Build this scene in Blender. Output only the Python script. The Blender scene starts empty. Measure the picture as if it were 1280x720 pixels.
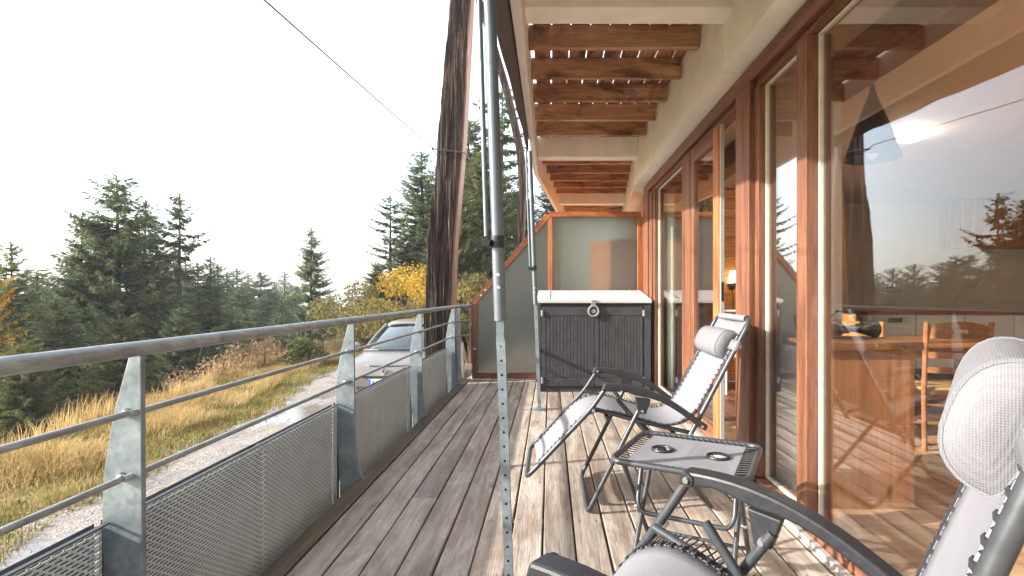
import bpy, bmesh, math, random
import numpy as np
from mathutils import Vector, Matrix, noise

random.seed(7)
rng = np.random.default_rng(7)
S = bpy.context.scene
COL = S.collection
PI = math.pi

# ------------------------------------------------------------------ camera
cam = bpy.data.cameras.new('camera')
cam.sensor_width = 36.0
cam.lens = 18.0
cam.shift_x = -0.0375
cam.shift_y = 0.00625
cam.clip_start = 0.05
cam.clip_end = 2000
co = bpy.data.objects.new('camera', cam)
COL.objects.link(co)
co.location = (0, 0, 1.15)
co.rotation_euler = (PI / 2, 0, 0)
S.camera = co

# ------------------------------------------------------------------ light
SUN_TO = Vector((-1.0, -0.24, 0.455)).normalized()      # towards the sun
elev = math.asin(SUN_TO.z)
azim = math.atan2(SUN_TO.x, SUN_TO.y)
sun = bpy.data.lights.new('sun', 'SUN')
sun.energy = 5.0
sun.angle = math.radians(0.9)
sun.color = (1.0, 0.955, 0.885)
so = bpy.data.objects.new('sun', sun)
COL.objects.link(so)
so.rotation_euler = (-SUN_TO).to_track_quat('-Z', 'Y').to_euler()
so.location = (-30, -8, 20)

W = bpy.data.worlds.new('World')
S.world = W
W.use_nodes = True
wt = W.node_tree
wt.nodes.clear()
sky = wt.nodes.new('ShaderNodeTexSky')
sky.sky_type = 'NISHITA'
sky.sun_disc = False
sky.sun_elevation = elev
sky.sun_rotation = azim % (2 * PI)
sky.air_density = 1.0
sky.dust_density = 2.5
sky.ozone_density = 1.0
bg1 = wt.nodes.new('ShaderNodeBackground')
bg1.inputs['Strength'].default_value = 0.10
wt.links.new(sky.outputs[0], bg1.inputs['Color'])
bg2 = wt.nodes.new('ShaderNodeBackground')          # thin white overcast veil, the same all over
bg2.inputs['Color'].default_value = (0.93, 0.97, 1.0, 1)
bg2.inputs['Strength'].default_value = 0.42
add = wt.nodes.new('ShaderNodeAddShader')
wo = wt.nodes.new('ShaderNodeOutputWorld')
wt.links.new(bg1.outputs[0], add.inputs[0])
wt.links.new(bg2.outputs[0], add.inputs[1])
wt.links.new(add.outputs[0], wo.inputs['Surface'])

S.view_settings.view_transform = 'Standard'
S.view_settings.look = 'None'
S.view_settings.gamma = 1
S.view_settings.use_curve_mapping = False
S.view_settings.exposure = 1.55
S.render.engine = 'CYCLES'
S.cycles.use_denoising = True
S.cycles.max_bounces = 10
S.cycles.transparent_max_bounces = 24
S.cycles.sample_clamp_indirect = 6.0

# ------------------------------------------------------------------ mesh helpers
class MB:
    def __init__(self):
        self.v = []
        self.f = []

    def add(self, vs, fs):
        o = len(self.v)
        self.v += [tuple(p) for p in vs]
        self.f += [tuple(i + o for i in f) for f in fs]
        return self

    def box(self, x0, x1, y0, y1, z0, z1, M=None):
        vs = [(x0, y0, z0), (x1, y0, z0), (x1, y1, z0), (x0, y1, z0), (x0, y0, z1), (x1, y0, z1), (x1, y1, z1), (x0, y1, z1)]
        if M is not None:
            vs = [M @ Vector(p) for p in vs]
        return self.add(vs, [(0, 3, 2, 1), (4, 5, 6, 7), (0, 1, 5, 4), (1, 2, 6, 5), (2, 3, 7, 6), (3, 0, 4, 7)])

    def beam(self, a, b, w, h, up=(0, 0, 1)):
        """a square bar from a to b, w wide, h deep (along up)"""
        a, b = Vector(a), Vector(b)
        d = (b - a).normalized()
        s = d.cross(Vector(up)).normalized()
        u = s.cross(d)
        vs = []
        for p in (a, b):
            for (i, j) in ((-1, -1), (1, -1), (1, 1), (-1, 1)):
                vs.append(p + s * (i * w / 2) + u * (j * h / 2))
        return self.add(vs, [(0, 1, 2, 3), (7, 6, 5, 4), (0, 4, 5, 1), (1, 5, 6, 2), (2, 6, 7, 3), (3, 7, 4, 0)])

    def tube(self, pts, r, n=10, closed=False):
        pts = [Vector(p) for p in pts]
        k = len(pts)
        rs = r if isinstance(r, (list, tuple)) else [r] * k
        tang = []
        for i in range(k):
            if closed:
                t = pts[(i + 1) % k] - pts[i - 1]
            else:
                t = pts[min(i + 1, k - 1)] - pts[max(i - 1, 0)]
            tang.append(t.normalized())
        t0 = tang[0]
        a = Vector((0, 0, 1)) if abs(t0.z) < 0.9 else Vector((1, 0, 0))
        u = t0.cross(a).normalized()
        vs, fs = [], []
        for i in range(k):
            t = tang[i]
            u = (u - t * u.dot(t)).normalized()
            w = t.cross(u)
            for j in range(n):
                q = 2 * PI * j / n
                vs.append(pts[i] + (u * math.cos(q) + w * math.sin(q)) * rs[i])
        m = k if closed else k - 1
        for i in range(m):
            for j in range(n):
                a0, a1 = i * n + j, i * n + (j + 1) % n
                b0, b1 = ((i + 1) % k) * n + j, ((i + 1) % k) * n + (j + 1) % n
                fs.append((a0, a1, b1, b0))
        if not closed:
            fs.append(tuple(range(n - 1, -1, -1)))
            fs.append(tuple(range((k - 1) * n, k * n)))
        return self.add(vs, fs)

    def cyl(self, a, b, r, n=12, r2=None):
        return self.tube([a, b], [r, r if r2 is None else r2], n)

    def prism(self, poly, axis, t0, t1, M=None):
        """poly of 2-D points in the two other axes, extruded along axis"""
        k = len(poly)
        vs = []
        for t in (t0, t1):
            for (a, b) in poly:
                p = {'X': (t, a, b), 'Y': (a, t, b), 'Z': (a, b, t)}[axis]
                vs.append(M @ Vector(p) if M is not None else p)
        fs = [tuple(range(k)), tuple(range(2 * k - 1, k - 1, -1))]
        for i in range(k):
            j = (i + 1) % k
            fs.append((i, i + k, j + k, j))
        return self.add(vs, fs)

    def grid(self, rows):
        n, m = len(rows), len(rows[0])
        vs = [p for r in rows for p in r]
        fs = [(i * m + j, i * m + j + 1, (i + 1) * m + j + 1, (i + 1) * m + j) for i in range(n - 1) for j in range(m - 1)]
        return self.add(vs, fs)

    def lathe(self, prof, c, n=20, axis='Z'):
        vs = []
        for (r, z) in prof:
            for j in range(n):
                q = 2 * PI * j / n
                a, b = r * math.cos(q), r * math.sin(q)
                p = {'Z': (a, b, z), 'Y': (a, z, b), 'X': (z, a, b)}[axis]
                vs.append((p[0] + c[0], p[1] + c[1], p[2] + c[2]))
        k = len(prof)
        fs = [(i * n + j, i * n + (j + 1) % n, (i + 1) * n + (j + 1) % n, (i + 1) * n + j) for i in range(k - 1) for j in range(n)]
        fs.append(tuple(range(n - 1, -1, -1)))
        fs.append(tuple(range((k - 1) * n, k * n)))
        return self.add(vs, fs)

    def map(self, fn):
        self.v = [tuple(fn(Vector(p))) for p in self.v]
        return self

    def build(self, name, mat, parent=None, smooth=False, bevel=0.0, solid=0.0, subd=0, recalc=True):
        me = bpy.data.meshes.new(name)
        me.from_pydata(self.v, [], self.f)
        if recalc:
            bm = bmesh.new()
            bm.from_mesh(me)
            bmesh.ops.recalc_face_normals(bm, faces=bm.faces)
            bm.to_mesh(me)
            bm.free()
        me.materials.append(mat)
        if smooth:
            me.polygons.foreach_set('use_smooth', [True] * len(me.polygons))
            me.set_sharp_from_angle(angle=math.radians(40))
        o = bpy.data.objects.new(name, me)
        COL.objects.link(o)
        if parent is not None:
            o.parent = parent
        if solid:
            m = o.modifiers.new('Solidify', 'SOLIDIFY')
            m.thickness = solid
        if bevel:
            m = o.modifiers.new('Bevel', 'BEVEL')
            m.width = bevel
            m.segments = 2
            m.limit_method = 'ANGLE'
            m.angle_limit = math.radians(40)
        if subd:
            m = o.modifiers.new('Subdivision', 'SUBSURF')
            m.levels = m.render_levels = subd
        return o


def fast_mesh(name, verts, quads, mat, parent=None, n=4):
    """big meshes straight from numpy arrays (n-gons of equal size)"""
    me = bpy.data.meshes.new(name)
    nv, nf = len(verts), len(quads)
    me.vertices.add(nv)
    me.vertices.foreach_set('co', np.asarray(verts, np.float32).ravel())
    me.loops.add(nf * n)
    me.loops.foreach_set('vertex_index', np.asarray(quads, np.int32).ravel())
    me.polygons.add(nf)
    me.polygons.foreach_set('loop_start', np.arange(0, nf * n, n, dtype=np.int32))
    me.update(calc_edges=True)
    me.validate()
    me.materials.append(mat)
    o = bpy.data.objects.new(name, me)
    COL.objects.link(o)
    if parent is not None:
        o.parent = parent
    return o


def tag(o, label=None, cat=None, group=None, kind=None):
    if label: o['label'] = label
    if cat: o['category'] = cat
    if group: o['group'] = group
    if kind: o['kind'] = kind
    return o


def thing(name, label, cat, loc=(0, 0, 0), rz=0.0, group=None):
    o = bpy.data.objects.new(name, None)
    o.empty_display_size = 0.1
    COL.objects.link(o)
    o.location = loc
    o.rotation_euler = (0, 0, rz)
    return tag(o, label, cat, group)


def dup(root, loc, rz, label, group=None, scale=None):
    def cp(o, par):
        c = o.copy()
        COL.objects.link(c)
        if par is not None:
            c.parent = par
        for ch in kids(o):
            cp(ch, c)
        return c
    r = cp(root, None)
    r.location = loc
    r.rotation_euler = (0, 0, rz)
    r['label'] = label
    if group: r['group'] = group
    if scale: r.scale = scale
    return r


_kids = {}
def kids(o):
    return list(o.children)


def fillet(pts, r, n=5):
    """round the corners of a polyline"""
    pts = [Vector(p) for p in pts]
    out = [pts[0]]
    for i in range(1, len(pts) - 1):
        a, b, c = pts[i - 1], pts[i], pts[i + 1]
        ra = min(r, (a - b).length * 0.48, (c - b).length * 0.48)
        p, q = b + (a - b).normalized() * ra, b + (c - b).normalized() * ra
        for k in range(n + 1):
            t = k / n
            out.append(p * (1 - t) ** 2 + b * (2 * t * (1 - t)) + q * t * t)
    out.append(pts[-1])
    return out

# ------------------------------------------------------------------ materials
class NT:
    def __init__(self, name):
        self.m = bpy.data.materials.new(name)
        self.m.use_nodes = True
        self.t = self.m.node_tree
        self.t.nodes.clear()
        self.out = self.n('OutputMaterial')

    def n(self, kind, **kw):
        x = self.t.nodes.new('ShaderNode' + kind)
        for k, v in kw.items():
            setattr(x, k, v)
        return x

    def l(self, a, b):
        self.t.links.new(a, b)

    def set(self, node, **kw):
        for k, v in kw.items():
            node.inputs[k.replace('_', ' ')].default_value = v
        return node

    def coords(self, scale=(1, 1, 1), spread=True, which='Object'):
        tc = self.n('TexCoord')
        src = tc.outputs[which]
        if spread:
            oi = self.n('ObjectInfo')
            mul = self.n('VectorMath', operation='SCALE')
            mul.inputs[0].default_value = (37.1, 91.7, 53.3)
            self.l(oi.outputs['Random'], mul.inputs['Scale'])
            ad = self.n('VectorMath', operation='ADD')
            self.l(src, ad.inputs[0])
            self.l(mul.outputs[0], ad.inputs[1])
            src = ad.outputs[0]
        mp = self.n('Mapping')
        mp.inputs['Scale'].default_value = scale
        self.l(src, mp.inputs['Vector'])
        return mp.outputs[0]

    def noise(self, vec, scale, detail=4, rough=0.55, dist=0.0):
        x = self.n('TexNoise')
        self.set(x, Scale=scale, Detail=detail, Roughness=rough, Distortion=dist)
        self.l(vec, x.inputs['Vector'])
        return x.outputs['Fac']

    def ramp(self, fac, stops, interp='LINEAR'):
        x = self.n('ValToRGB')
        x.color_ramp.interpolation = interp
        e = x.color_ramp.elements
        while len(e) < len(stops):
            e.new(0.5)
        for i, (p, c) in enumerate(stops):
            e[i].position = p
            e[i].color = (*c, 1) if len(c) == 3 else c
        self.l(fac, x.inputs['Fac'])
        return x.outputs['Color']

    def mix(self, fac, a, b, mode='MIX'):
        x = self.n('MixRGB', blend_type=mode)
        for i, s in ((0, fac), (1, a), (2, b)):
            if hasattr(s, 'links'):
                self.l(s, x.inputs[i])
            elif i == 0:
                x.inputs[0].default_value = s
            else:
                x.inputs[i].default_value = (*s, 1)
        return x.outputs[0]

    def math(self, op, a, b=0.0):
        x = self.n('Math', operation=op)
        for i, s in ((0, a), (1, b)):
            if hasattr(s, 'links'):
                self.l(s, x.inputs[i])
            else:
                x.inputs[i].default_value = s
        return x.outputs[0]

    def bump(self, h, strength=0.3, dist=0.01):
        x = self.n('Bump')
        self.set(x, Strength=strength, Distance=dist)
        self.l(h, x.inputs['Height'])
        return x.outputs[0]

    def principled(self, color, rough=0.5, metal=0.0, normal=None, **kw):
        p = self.n('BsdfPrincipled')
        for nm, s in (('Base Color', color), ('Roughness', rough), ('Metallic', metal)):
            if hasattr(s, 'links'):
                self.l(s, p.inputs[nm])
            elif nm == 'Base Color':
                p.inputs[nm].default_value = (*s, 1)
            else:
                p.inputs[nm].default_value = s
        if normal is not None:
            self.l(normal, p.inputs['Normal'])
        for k, v in kw.items():
            p.inputs[k.replace('_', ' ')].default_value = v
        self.l(p.outputs[0], self.out.inputs['Surface'])
        return p


def plain(name, c, rough=0.5, metal=0.0, var=0.12, scale=20.0, bump=0.0, **kw):
    t = NT(name)
    v = t.coords()
    f = t.noise(v, scale, 5)
    lo = tuple(x * (1 - var) for x in c)
    hi = tuple(min(1, x * (1 + var)) for x in c)
    col = t.ramp(f, [(0.3, lo), (0.7, hi)])
    nr = t.bump(t.noise(v, scale * 6, 3), bump, 0.004) if bump else None
    rr = t.ramp(f, [(0.3, (rough * 0.85,) * 3), (0.7, (min(1, rough * 1.15),) * 3)])
    t.principled(col, rr, metal, nr, **kw)
    return t.m


def wood(name, dark, mid, light, axis='Y', rough=0.55, bump=0.35, grain=1.0, var=0.3, knots=True, spec=0.4, stain=None, stain_amt=0.5):
    t = NT(name)
    k = 0.07
    sc = {'X': (k, 1, 1), 'Y': (1, k, 1), 'Z': (1, 1, k)}[axis]
    v = t.coords(sc)
    f1 = t.noise(v, 16 * grain, 5, 0.6, 0.8)
    f2 = t.noise(v, 95 * grain, 3, 0.7, 0.3)
    col = t.ramp(f1, [(0.28, dark), (0.5, mid), (0.72, light)])
    g = t.ramp(f2, [(0.3, (0.55,) * 3), (0.55, (1.0,) * 3), (0.8, (1.12,) * 3)])
    col = t.mix(0.75, col, g, 'MULTIPLY')
    k2 = 0.35
    sk = {'X': (k2, 1, 1), 'Y': (1, k2, 1), 'Z': (1, 1, k2)}[axis]
    vk = t.coords(sk)
    if knots:
        vo = t.n('TexVoronoi')
        t.set(vo, Scale=3.6)
        t.l(vk, vo.inputs['Vector'])
        kn = t.ramp(vo.outputs['Distance'], [(0.03, (0.32, 0.26, 0.22)), (0.085, (1, 1, 1))])
        col = t.mix(0.8, col, kn, 'MULTIPLY')
    if stain is not None:
        fs = t.noise(vk, 4.2, 6, 0.7, 0.8)
        m = t.ramp(fs, [(0.46, (0, 0, 0)), (0.62, (stain_amt,) * 3)])
        col = t.mix(m, col, stain)
    oi = t.n('ObjectInfo')
    hv = t.n('HueSaturation')
    val = t.math('ADD', t.math('MULTIPLY', oi.outputs['Random'], var), 1 - var / 2)
    t.l(val, hv.inputs['Value'])
    t.l(col, hv.inputs['Color'])
    h = t.math('ADD', f2, t.math('MULTIPLY', f1, 0.6))
    p = t.principled(hv.outputs[0], rough, 0.0, t.bump(h, bump, 0.006))
    p.inputs['Specular IOR Level'].default_value = spec
    return t.m


M = {}
M['deck'] = wood('weathered deck wood', (0.185, 0.15, 0.12), (0.345, 0.292, 0.24), (0.48, 0.42, 0.355), 'Y', 0.6, 0.55, 1.0, 0.30, stain=(0.15, 0.10, 0.065), stain_amt=0.6)
M['deck_edge'] = wood('damp mossy deck wood', (0.05, 0.035, 0.02), (0.10, 0.07, 0.04), (0.15, 0.115, 0.07), 'Y', 0.5, 0.5, 1.0, 0.1)
M['joist'] = wood('stained spruce joists', (0.26, 0.115, 0.055), (0.50, 0.25, 0.13), (0.64, 0.39, 0.24), 'X', 0.6, 0.3, 0.8, 0.3, stain=(0.085, 0.030, 0.014), stain_amt=0.9)
M['board'] = wood('stained ceiling boards', (0.24, 0.11, 0.055), (0.46, 0.245, 0.135), (0.62, 0.38, 0.23), 'Y', 0.6, 0.3, 0.8, 0.4, stain=(0.07, 0.026, 0.014), stain_amt=0.85)
M['frame'] = wood('red brown window timber', (0.070, 0.026, 0.014), (0.150, 0.060, 0.031), (0.235, 0.105, 0.056), 'Z', 0.45, 0.25, 1.0, 0.15, knots=False)
M['frame_y'] = wood('red brown window timber along', (0.070, 0.026, 0.014), (0.150, 0.060, 0.031), (0.235, 0.105, 0.056), 'Y', 0.45, 0.25, 1.0, 0.15, knots=False)
M['screen_z'] = wood('orange larch upright', (0.20, 0.055, 0.018), (0.36, 0.115, 0.035), (0.48, 0.19, 0.07), 'Z', 0.45, 0.2, 1.0, 0.15, stain=(0.09, 0.03, 0.015))
M['screen_x'] = wood('orange larch rail', (0.20, 0.055, 0.018), (0.36, 0.115, 0.035), (0.48, 0.19, 0.07), 'X', 0.45, 0.2, 1.0, 0.15, stain=(0.09, 0.03, 0.015))
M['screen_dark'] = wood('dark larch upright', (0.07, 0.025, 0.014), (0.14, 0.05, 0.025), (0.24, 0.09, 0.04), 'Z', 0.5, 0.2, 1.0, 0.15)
M['pine_x'] = wood('varnished pine boards', (0.42, 0.16, 0.035), (0.56, 0.24, 0.06), (0.66, 0.32, 0.10), 'X', 0.4, 0.1, 0.6, 0.2)
M['pine_z'] = wood('varnished pine upright', (0.34, 0.12, 0.03), (0.46, 0.18, 0.05), (0.56, 0.25, 0.08), 'Z', 0.35, 0.1, 0.6, 0.1)
M['counter'] = wood('counter wood', (0.36, 0.14, 0.055), (0.50, 0.215, 0.09), (0.60, 0.30, 0.14), 'Z', 0.3, 0.08, 0.6, 0.1)
M['chairwood'] = wood('honey chair wood', (0.46, 0.19, 0.04), (0.58, 0.27, 0.07), (0.68, 0.36, 0.11), 'Z', 0.35, 0.05, 0.6, 0.1, knots=False)
M['brownwood'] = wood('brown table wood', (0.22, 0.085, 0.035), (0.32, 0.13, 0.055), (0.42, 0.19, 0.085), 'X', 0.35, 0.05, 0.6, 0.1, knots=False)
M['floorwood'] = wood('indoor floor boards', (0.32, 0.175, 0.085), (0.48, 0.28, 0.145), (0.60, 0.39, 0.21), 'X', 0.3, 0.1, 0.5, 0.25)
M['bark'] = wood('bark', (0.03, 0.022, 0.016), (0.07, 0.05, 0.038), (0.12, 0.095, 0.075), 'Z', 0.9, 0.8, 1.5, 0.2, knots=False)
M['stem'] = plain('brown twig', (0.16, 0.10, 0.06), 0.8)
M['cream'] = plain('cream painted concrete', (0.80, 0.745, 0.665), 0.75, 0, 0.06, 6, 0.15)
M['greyconc'] = plain('grey painted concrete', (0.46, 0.43, 0.39), 0.8, 0, 0.08, 8, 0.15)
M['white'] = plain('white rough plaster', (0.80, 0.79, 0.77), 0.8, 0, 0.04, 30, 0.8)
M['whiteflat'] = plain('white paint', (0.80, 0.79, 0.76), 0.6, 0, 0.03, 10)
M['beige'] = plain('beige ceiling paint', (0.66, 0.54, 0.42), 0.8, 0, 0.05, 5)
M['alu'] = plain('pale aluminium', (0.62, 0.61, 0.58), 0.38, 0.6, 0.08, 30)
M['seal'] = plain('pale window seal', (0.52, 0.50, 0.42), 0.5)
M['polegrey'] = plain('grey coated pole', (0.115, 0.14, 0.158), 0.38, 0.3, 0.06, 8)
M['black'] = plain('black plastic', (0.020, 0.021, 0.024), 0.42, 0, 0.15, 60, 0.12, Specular_IOR_Level=0.35)
M['tube'] = plain('dark grey tube', (0.046, 0.050, 0.056), 0.38, 0.25, 0.12, 60)
M['bolt'] = plain('steel bolt', (0.55, 0.56, 0.57), 0.3, 0.9)
M['rubber'] = plain('black elastic cord', (0.02, 0.02, 0.022), 0.7)
M['boxdark'] = plain('dark grey resin', (0.036, 0.037, 0.039), 0.62, 0, 0.25, 9, 0.35, Specular_IOR_Level=0.25)
M['boxlid'] = plain('pale grey resin', (0.40, 0.40, 0.40), 0.55, 0, 0.04, 20, 0.15)
M['boxtrim'] = plain('grey resin latch', (0.16, 0.165, 0.17), 0.5)
M['red'] = plain('red worktop', (0.30, 0.035, 0.025), 0.35)
M['cable'] = plain('dark steel cable', (0.05, 0.05, 0.055), 0.5, 0.6)
M['tyre'] = plain('tyre rubber', (0.02, 0.02, 0.02), 0.85)
M['carblack'] = plain('black car trim', (0.015, 0.015, 0.016), 0.4)
M['chrome'] = plain('chrome', (0.75, 0.75, 0.76), 0.12, 1.0)
M['plate'] = plain('white number plate', (0.78, 0.78, 0.76), 0.4)
M['plateblue'] = plain('blue plate band', (0.03, 0.10, 0.42), 0.4)
M['paint'] = plain('beige metallic car paint', (0.20, 0.178, 0.160), 0.32, 0.5, 0.03, 3, 0, Coat_Weight=0.35, Coat_Roughness=0.06)
M['curtain'] = plain('pale green curtain', (0.72, 0.76, 0.66), 0.9, 0, 0.05, 30)
M['lampshade0'] = plain('cream lamp shade', (0.82, 0.72, 0.56), 0.8)


def galvanised():
    t = NT('galvanised steel')
    v = t.coords()
    vo = t.n('TexVoronoi')
    t.set(vo, Scale=60.0)
    t.l(v, vo.inputs['Vector'])
    f = t.noise(v, 9, 5, 0.6)
    bw = t.n('RGBToBW')
    t.l(vo.outputs['Color'], bw.inputs[0])
    s = t.math('ADD', t.math('MULTIPLY', bw.outputs[0], 0.22), t.math('MULTIPLY', f, 0.9))
    col = t.ramp(s, [(0.3, (0.135, 0.168, 0.185)), (0.58, (0.215, 0.255, 0.275)), (0.8, (0.31, 0.355, 0.375))])
    t.principled(col, t.ramp(s, [(0.3, (0.38,) * 3), (0.8, (0.55,) * 3)]), 0.45, t.bump(f, 0.08, 0.004))
    return t.m
M['galv'] = galvanised()


def handrail_mat():
    t = NT('dull galvanised tube')
    v = t.coords((1, 0.35, 1))
    f = t.noise(v, 24, 6, 0.7, 0.4)
    g = t.noise(v, 130, 3)
    col = t.ramp(f, [(0.32, (0.17, 0.186, 0.188)), (0.55, (0.30, 0.322, 0.325)), (0.75, (0.46, 0.485, 0.488))])
    t.principled(col, t.ramp(f, [(0.3, (0.42,) * 3), (0.7, (0.6,) * 3)]), 0.45, t.bump(g, 0.1, 0.002))
    return t.m
M['handrail'] = handrail_mat()


def panel_mat():
    t = NT('perforated sheet steel')
    v = t.coords()
    f = t.noise(v, 7, 5, 0.65)
    col = t.ramp(f, [(0.3, (0.50, 0.57, 0.60)), (0.7, (0.62, 0.69, 0.71))])
    t.principled(col, 0.5, 0.15)
    return t.m
M['panel'] = panel_mat()


def fabric_mat(name, c, cells=260.0, strength=0.5):
    t = NT(name)
    v = t.coords(spread=False)
    vo = t.n('TexVoronoi')
    t.set(vo, Scale=cells)
    vo.inputs['Randomness'].default_value = 0.15
    t.l(v, vo.inputs['Vector'])
    f = t.noise(v, 12, 4)
    d = t.ramp(vo.outputs['Distance'], [(0.15, (0.88,) * 3), (0.6, (1.04,) * 3)])
    col = t.mix(1.0, t.ramp(f, [(0.3, tuple(x * 0.94 for x in c)), (0.7, c)]), d, 'MULTIPLY')
    t.principled(col, 0.8, 0.0, t.bump(vo.outputs['Distance'], strength, 0.002))
    return t.m
M['mesh_fabric'] = fabric_mat('light grey sling fabric', (0.165, 0.163, 0.178), 420, 0.3)
M['pillow'] = fabric_mat('grey mesh pillow', (0.145, 0.144, 0.155), 330, 0.5)
M['awning'] = fabric_mat('dark grey awning cloth', (0.105, 0.09, 0.092), 300, 0.2)


def glass(name, tint=(0.93, 0.95, 0.94), gain=1.0):
    """clear pane: Schlick reflection over straight transmission"""
    t = NT(name)
    g = t.n('NewGeometry')
    dt = t.n('VectorMath', operation='DOT_PRODUCT')
    t.l(g.outputs['Incoming'], dt.inputs[0])
    t.l(g.outputs['Normal'], dt.inputs[1])
    c = t.math('ABSOLUTE', dt.outputs['Value'])
    k = t.math('POWER', t.math('SUBTRACT', 1.0, c), 4.0)
    fac = t.math('MINIMUM', t.math('ADD', t.math('MULTIPLY', k, gain), 0.06), 0.46)
    tr = t.n('BsdfTransparent')
    tr.inputs[0].default_value = (*tint, 1)
    gl = t.n('BsdfGlossy')
    gl.inputs['Roughness'].default_value = 0.0
    t.l(t.bump(t.noise(t.coords((1, 1, 0.5), spread=False), 1.6, 2), 0.05, 0.012), gl.inputs['Normal'])
    mx = t.n('MixShader')
    t.l(fac, mx.inputs[0])
    t.l(tr.outputs[0], mx.inputs[1])
    t.l(gl.outputs[0], mx.inputs[2])
    t.l(mx.outputs[0], t.out.inputs['Surface'])
    return t.m
M['glass'] = glass('window glass', (0.97, 0.98, 0.975), 3.6)
M['carglass'] = glass('car glass', (0.62, 0.74, 0.72), 3.0)


def frosted():
    t = NT('frosted glass')
    v = t.coords(spread=False)
    f = t.noise(v, 160, 2)
    nr = t.bump(f, 0.25, 0.003)
    rf = t.n('BsdfRefraction')
    t.set(rf, Roughness=0.45, IOR=1.18)
    rf.inputs['Color'].default_value = (0.50, 0.512, 0.465, 1)
    t.l(nr, rf.inputs['Normal'])
    df = t.n('BsdfDiffuse')
    df.inputs['Color'].default_value = (0.17, 0.175, 0.155, 1)
    gl = t.n('BsdfGlossy')
    gl.inputs['Roughness'].default_value = 0.35
    t.l(nr, gl.inputs['Normal'])
    m1, m2 = t.n('MixShader'), t.n('MixShader')
    m1.inputs[0].default_value = 0.24
    t.l(rf.outputs[0], m1.inputs[1])
    t.l(df.outputs[0], m1.inputs[2])
    m2.inputs[0].default_value = 0.10
    t.l(m1.outputs[0], m2.inputs[1])
    t.l(gl.outputs[0], m2.inputs[2])
    t.l(m2.outputs[0], t.out.inputs['Surface'])
    return t.m
M['frosted'] = frosted()


def leaf_mat(name, dark, mid, light, scale=1.3, trans=0.3):
    t = NT(name)
    v = t.coords()
    f = t.noise(v, scale, 4, 0.6)
    f2 = t.noise(v, scale * 14, 2)
    s = t.math('ADD', t.math('MULTIPLY', f, 0.55), t.math('MULTIPLY', f2, 0.45))
    col = t.ramp(s, [(0.36, dark), (0.5, mid), (0.64, light)])
    oi = t.n('ObjectInfo')
    hv = t.n('HueSaturation')
    t.l(t.math('ADD', t.math('MULTIPLY', oi.outputs['Random'], 0.3), 0.85), hv.inputs['Value'])
    t.l(col, hv.inputs['Color'])
    d = t.n('BsdfDiffuse')
    tl = t.n('BsdfTranslucent')
    t.l(hv.outputs[0], d.inputs['Color'])
    t.l(hv.outputs[0], tl.inputs['Color'])
    m = t.n('MixShader')
    m.inputs[0].default_value = trans
    t.l(d.outputs[0], m.inputs[1])
    t.l(tl.outputs[0], m.inputs[2])
    t.l(m.outputs[0], t.out.inputs['Surface'])
    return t.m
M['needles'] = leaf_mat('spruce needles', (0.060, 0.085, 0.042), (0.118, 0.150, 0.070), (0.185, 0.215, 0.095))
M['needles2'] = leaf_mat('yellowish spruce needles', (0.080, 0.100, 0.038), (0.150, 0.168, 0.065), (0.235, 0.235, 0.09))
M['larch'] = leaf_mat('autumn larch needles', (0.30, 0.155, 0.02), (0.44, 0.25, 0.035), (0.54, 0.35, 0.07), 1.3, 0.4)
M['goldleaf'] = leaf_mat('golden leaves', (0.34, 0.22, 0.035), (0.50, 0.33, 0.05), (0.60, 0.43, 0.09), 1.3, 0.4)
M['oliveleaf'] = leaf_mat('olive brown leaves', (0.12, 0.10, 0.04), (0.20, 0.17, 0.065), (0.30, 0.24, 0.09), 1.3, 0.4)
M['straw'] = leaf_mat('dry straw', (0.30, 0.205, 0.085), (0.43, 0.31, 0.135), (0.56, 0.44, 0.225), 0.6, 0.35)
M['turf'] = leaf_mat('short green grass', (0.115, 0.105, 0.036), (0.21, 0.178, 0.062), (0.36, 0.285, 0.12), 0.8, 0.3)
M['weed'] = leaf_mat('dry brown weeds', (0.14, 0.085, 0.05), (0.23, 0.15, 0.09), (0.33, 0.24, 0.15), 0.8, 0.3)


def ground_mat():
    t = NT('meadow soil')
    v = t.coords(spread=False)
    f = t.noise(v, 0.7, 6, 0.65)
    g = t.noise(v, 9, 5)
    s = t.math('ADD', t.math('MULTIPLY', f, 0.6), t.math('MULTIPLY', g, 0.4))
    col = t.ramp(s, [(0.35, (0.10, 0.085, 0.03)), (0.5, (0.22, 0.175, 0.06)), (0.65, (0.36, 0.27, 0.10))])
    t.principled(col, 0.95, 0, t.bump(g, 0.6, 0.05))
    return t.m
M['ground'] = ground_mat()


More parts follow.
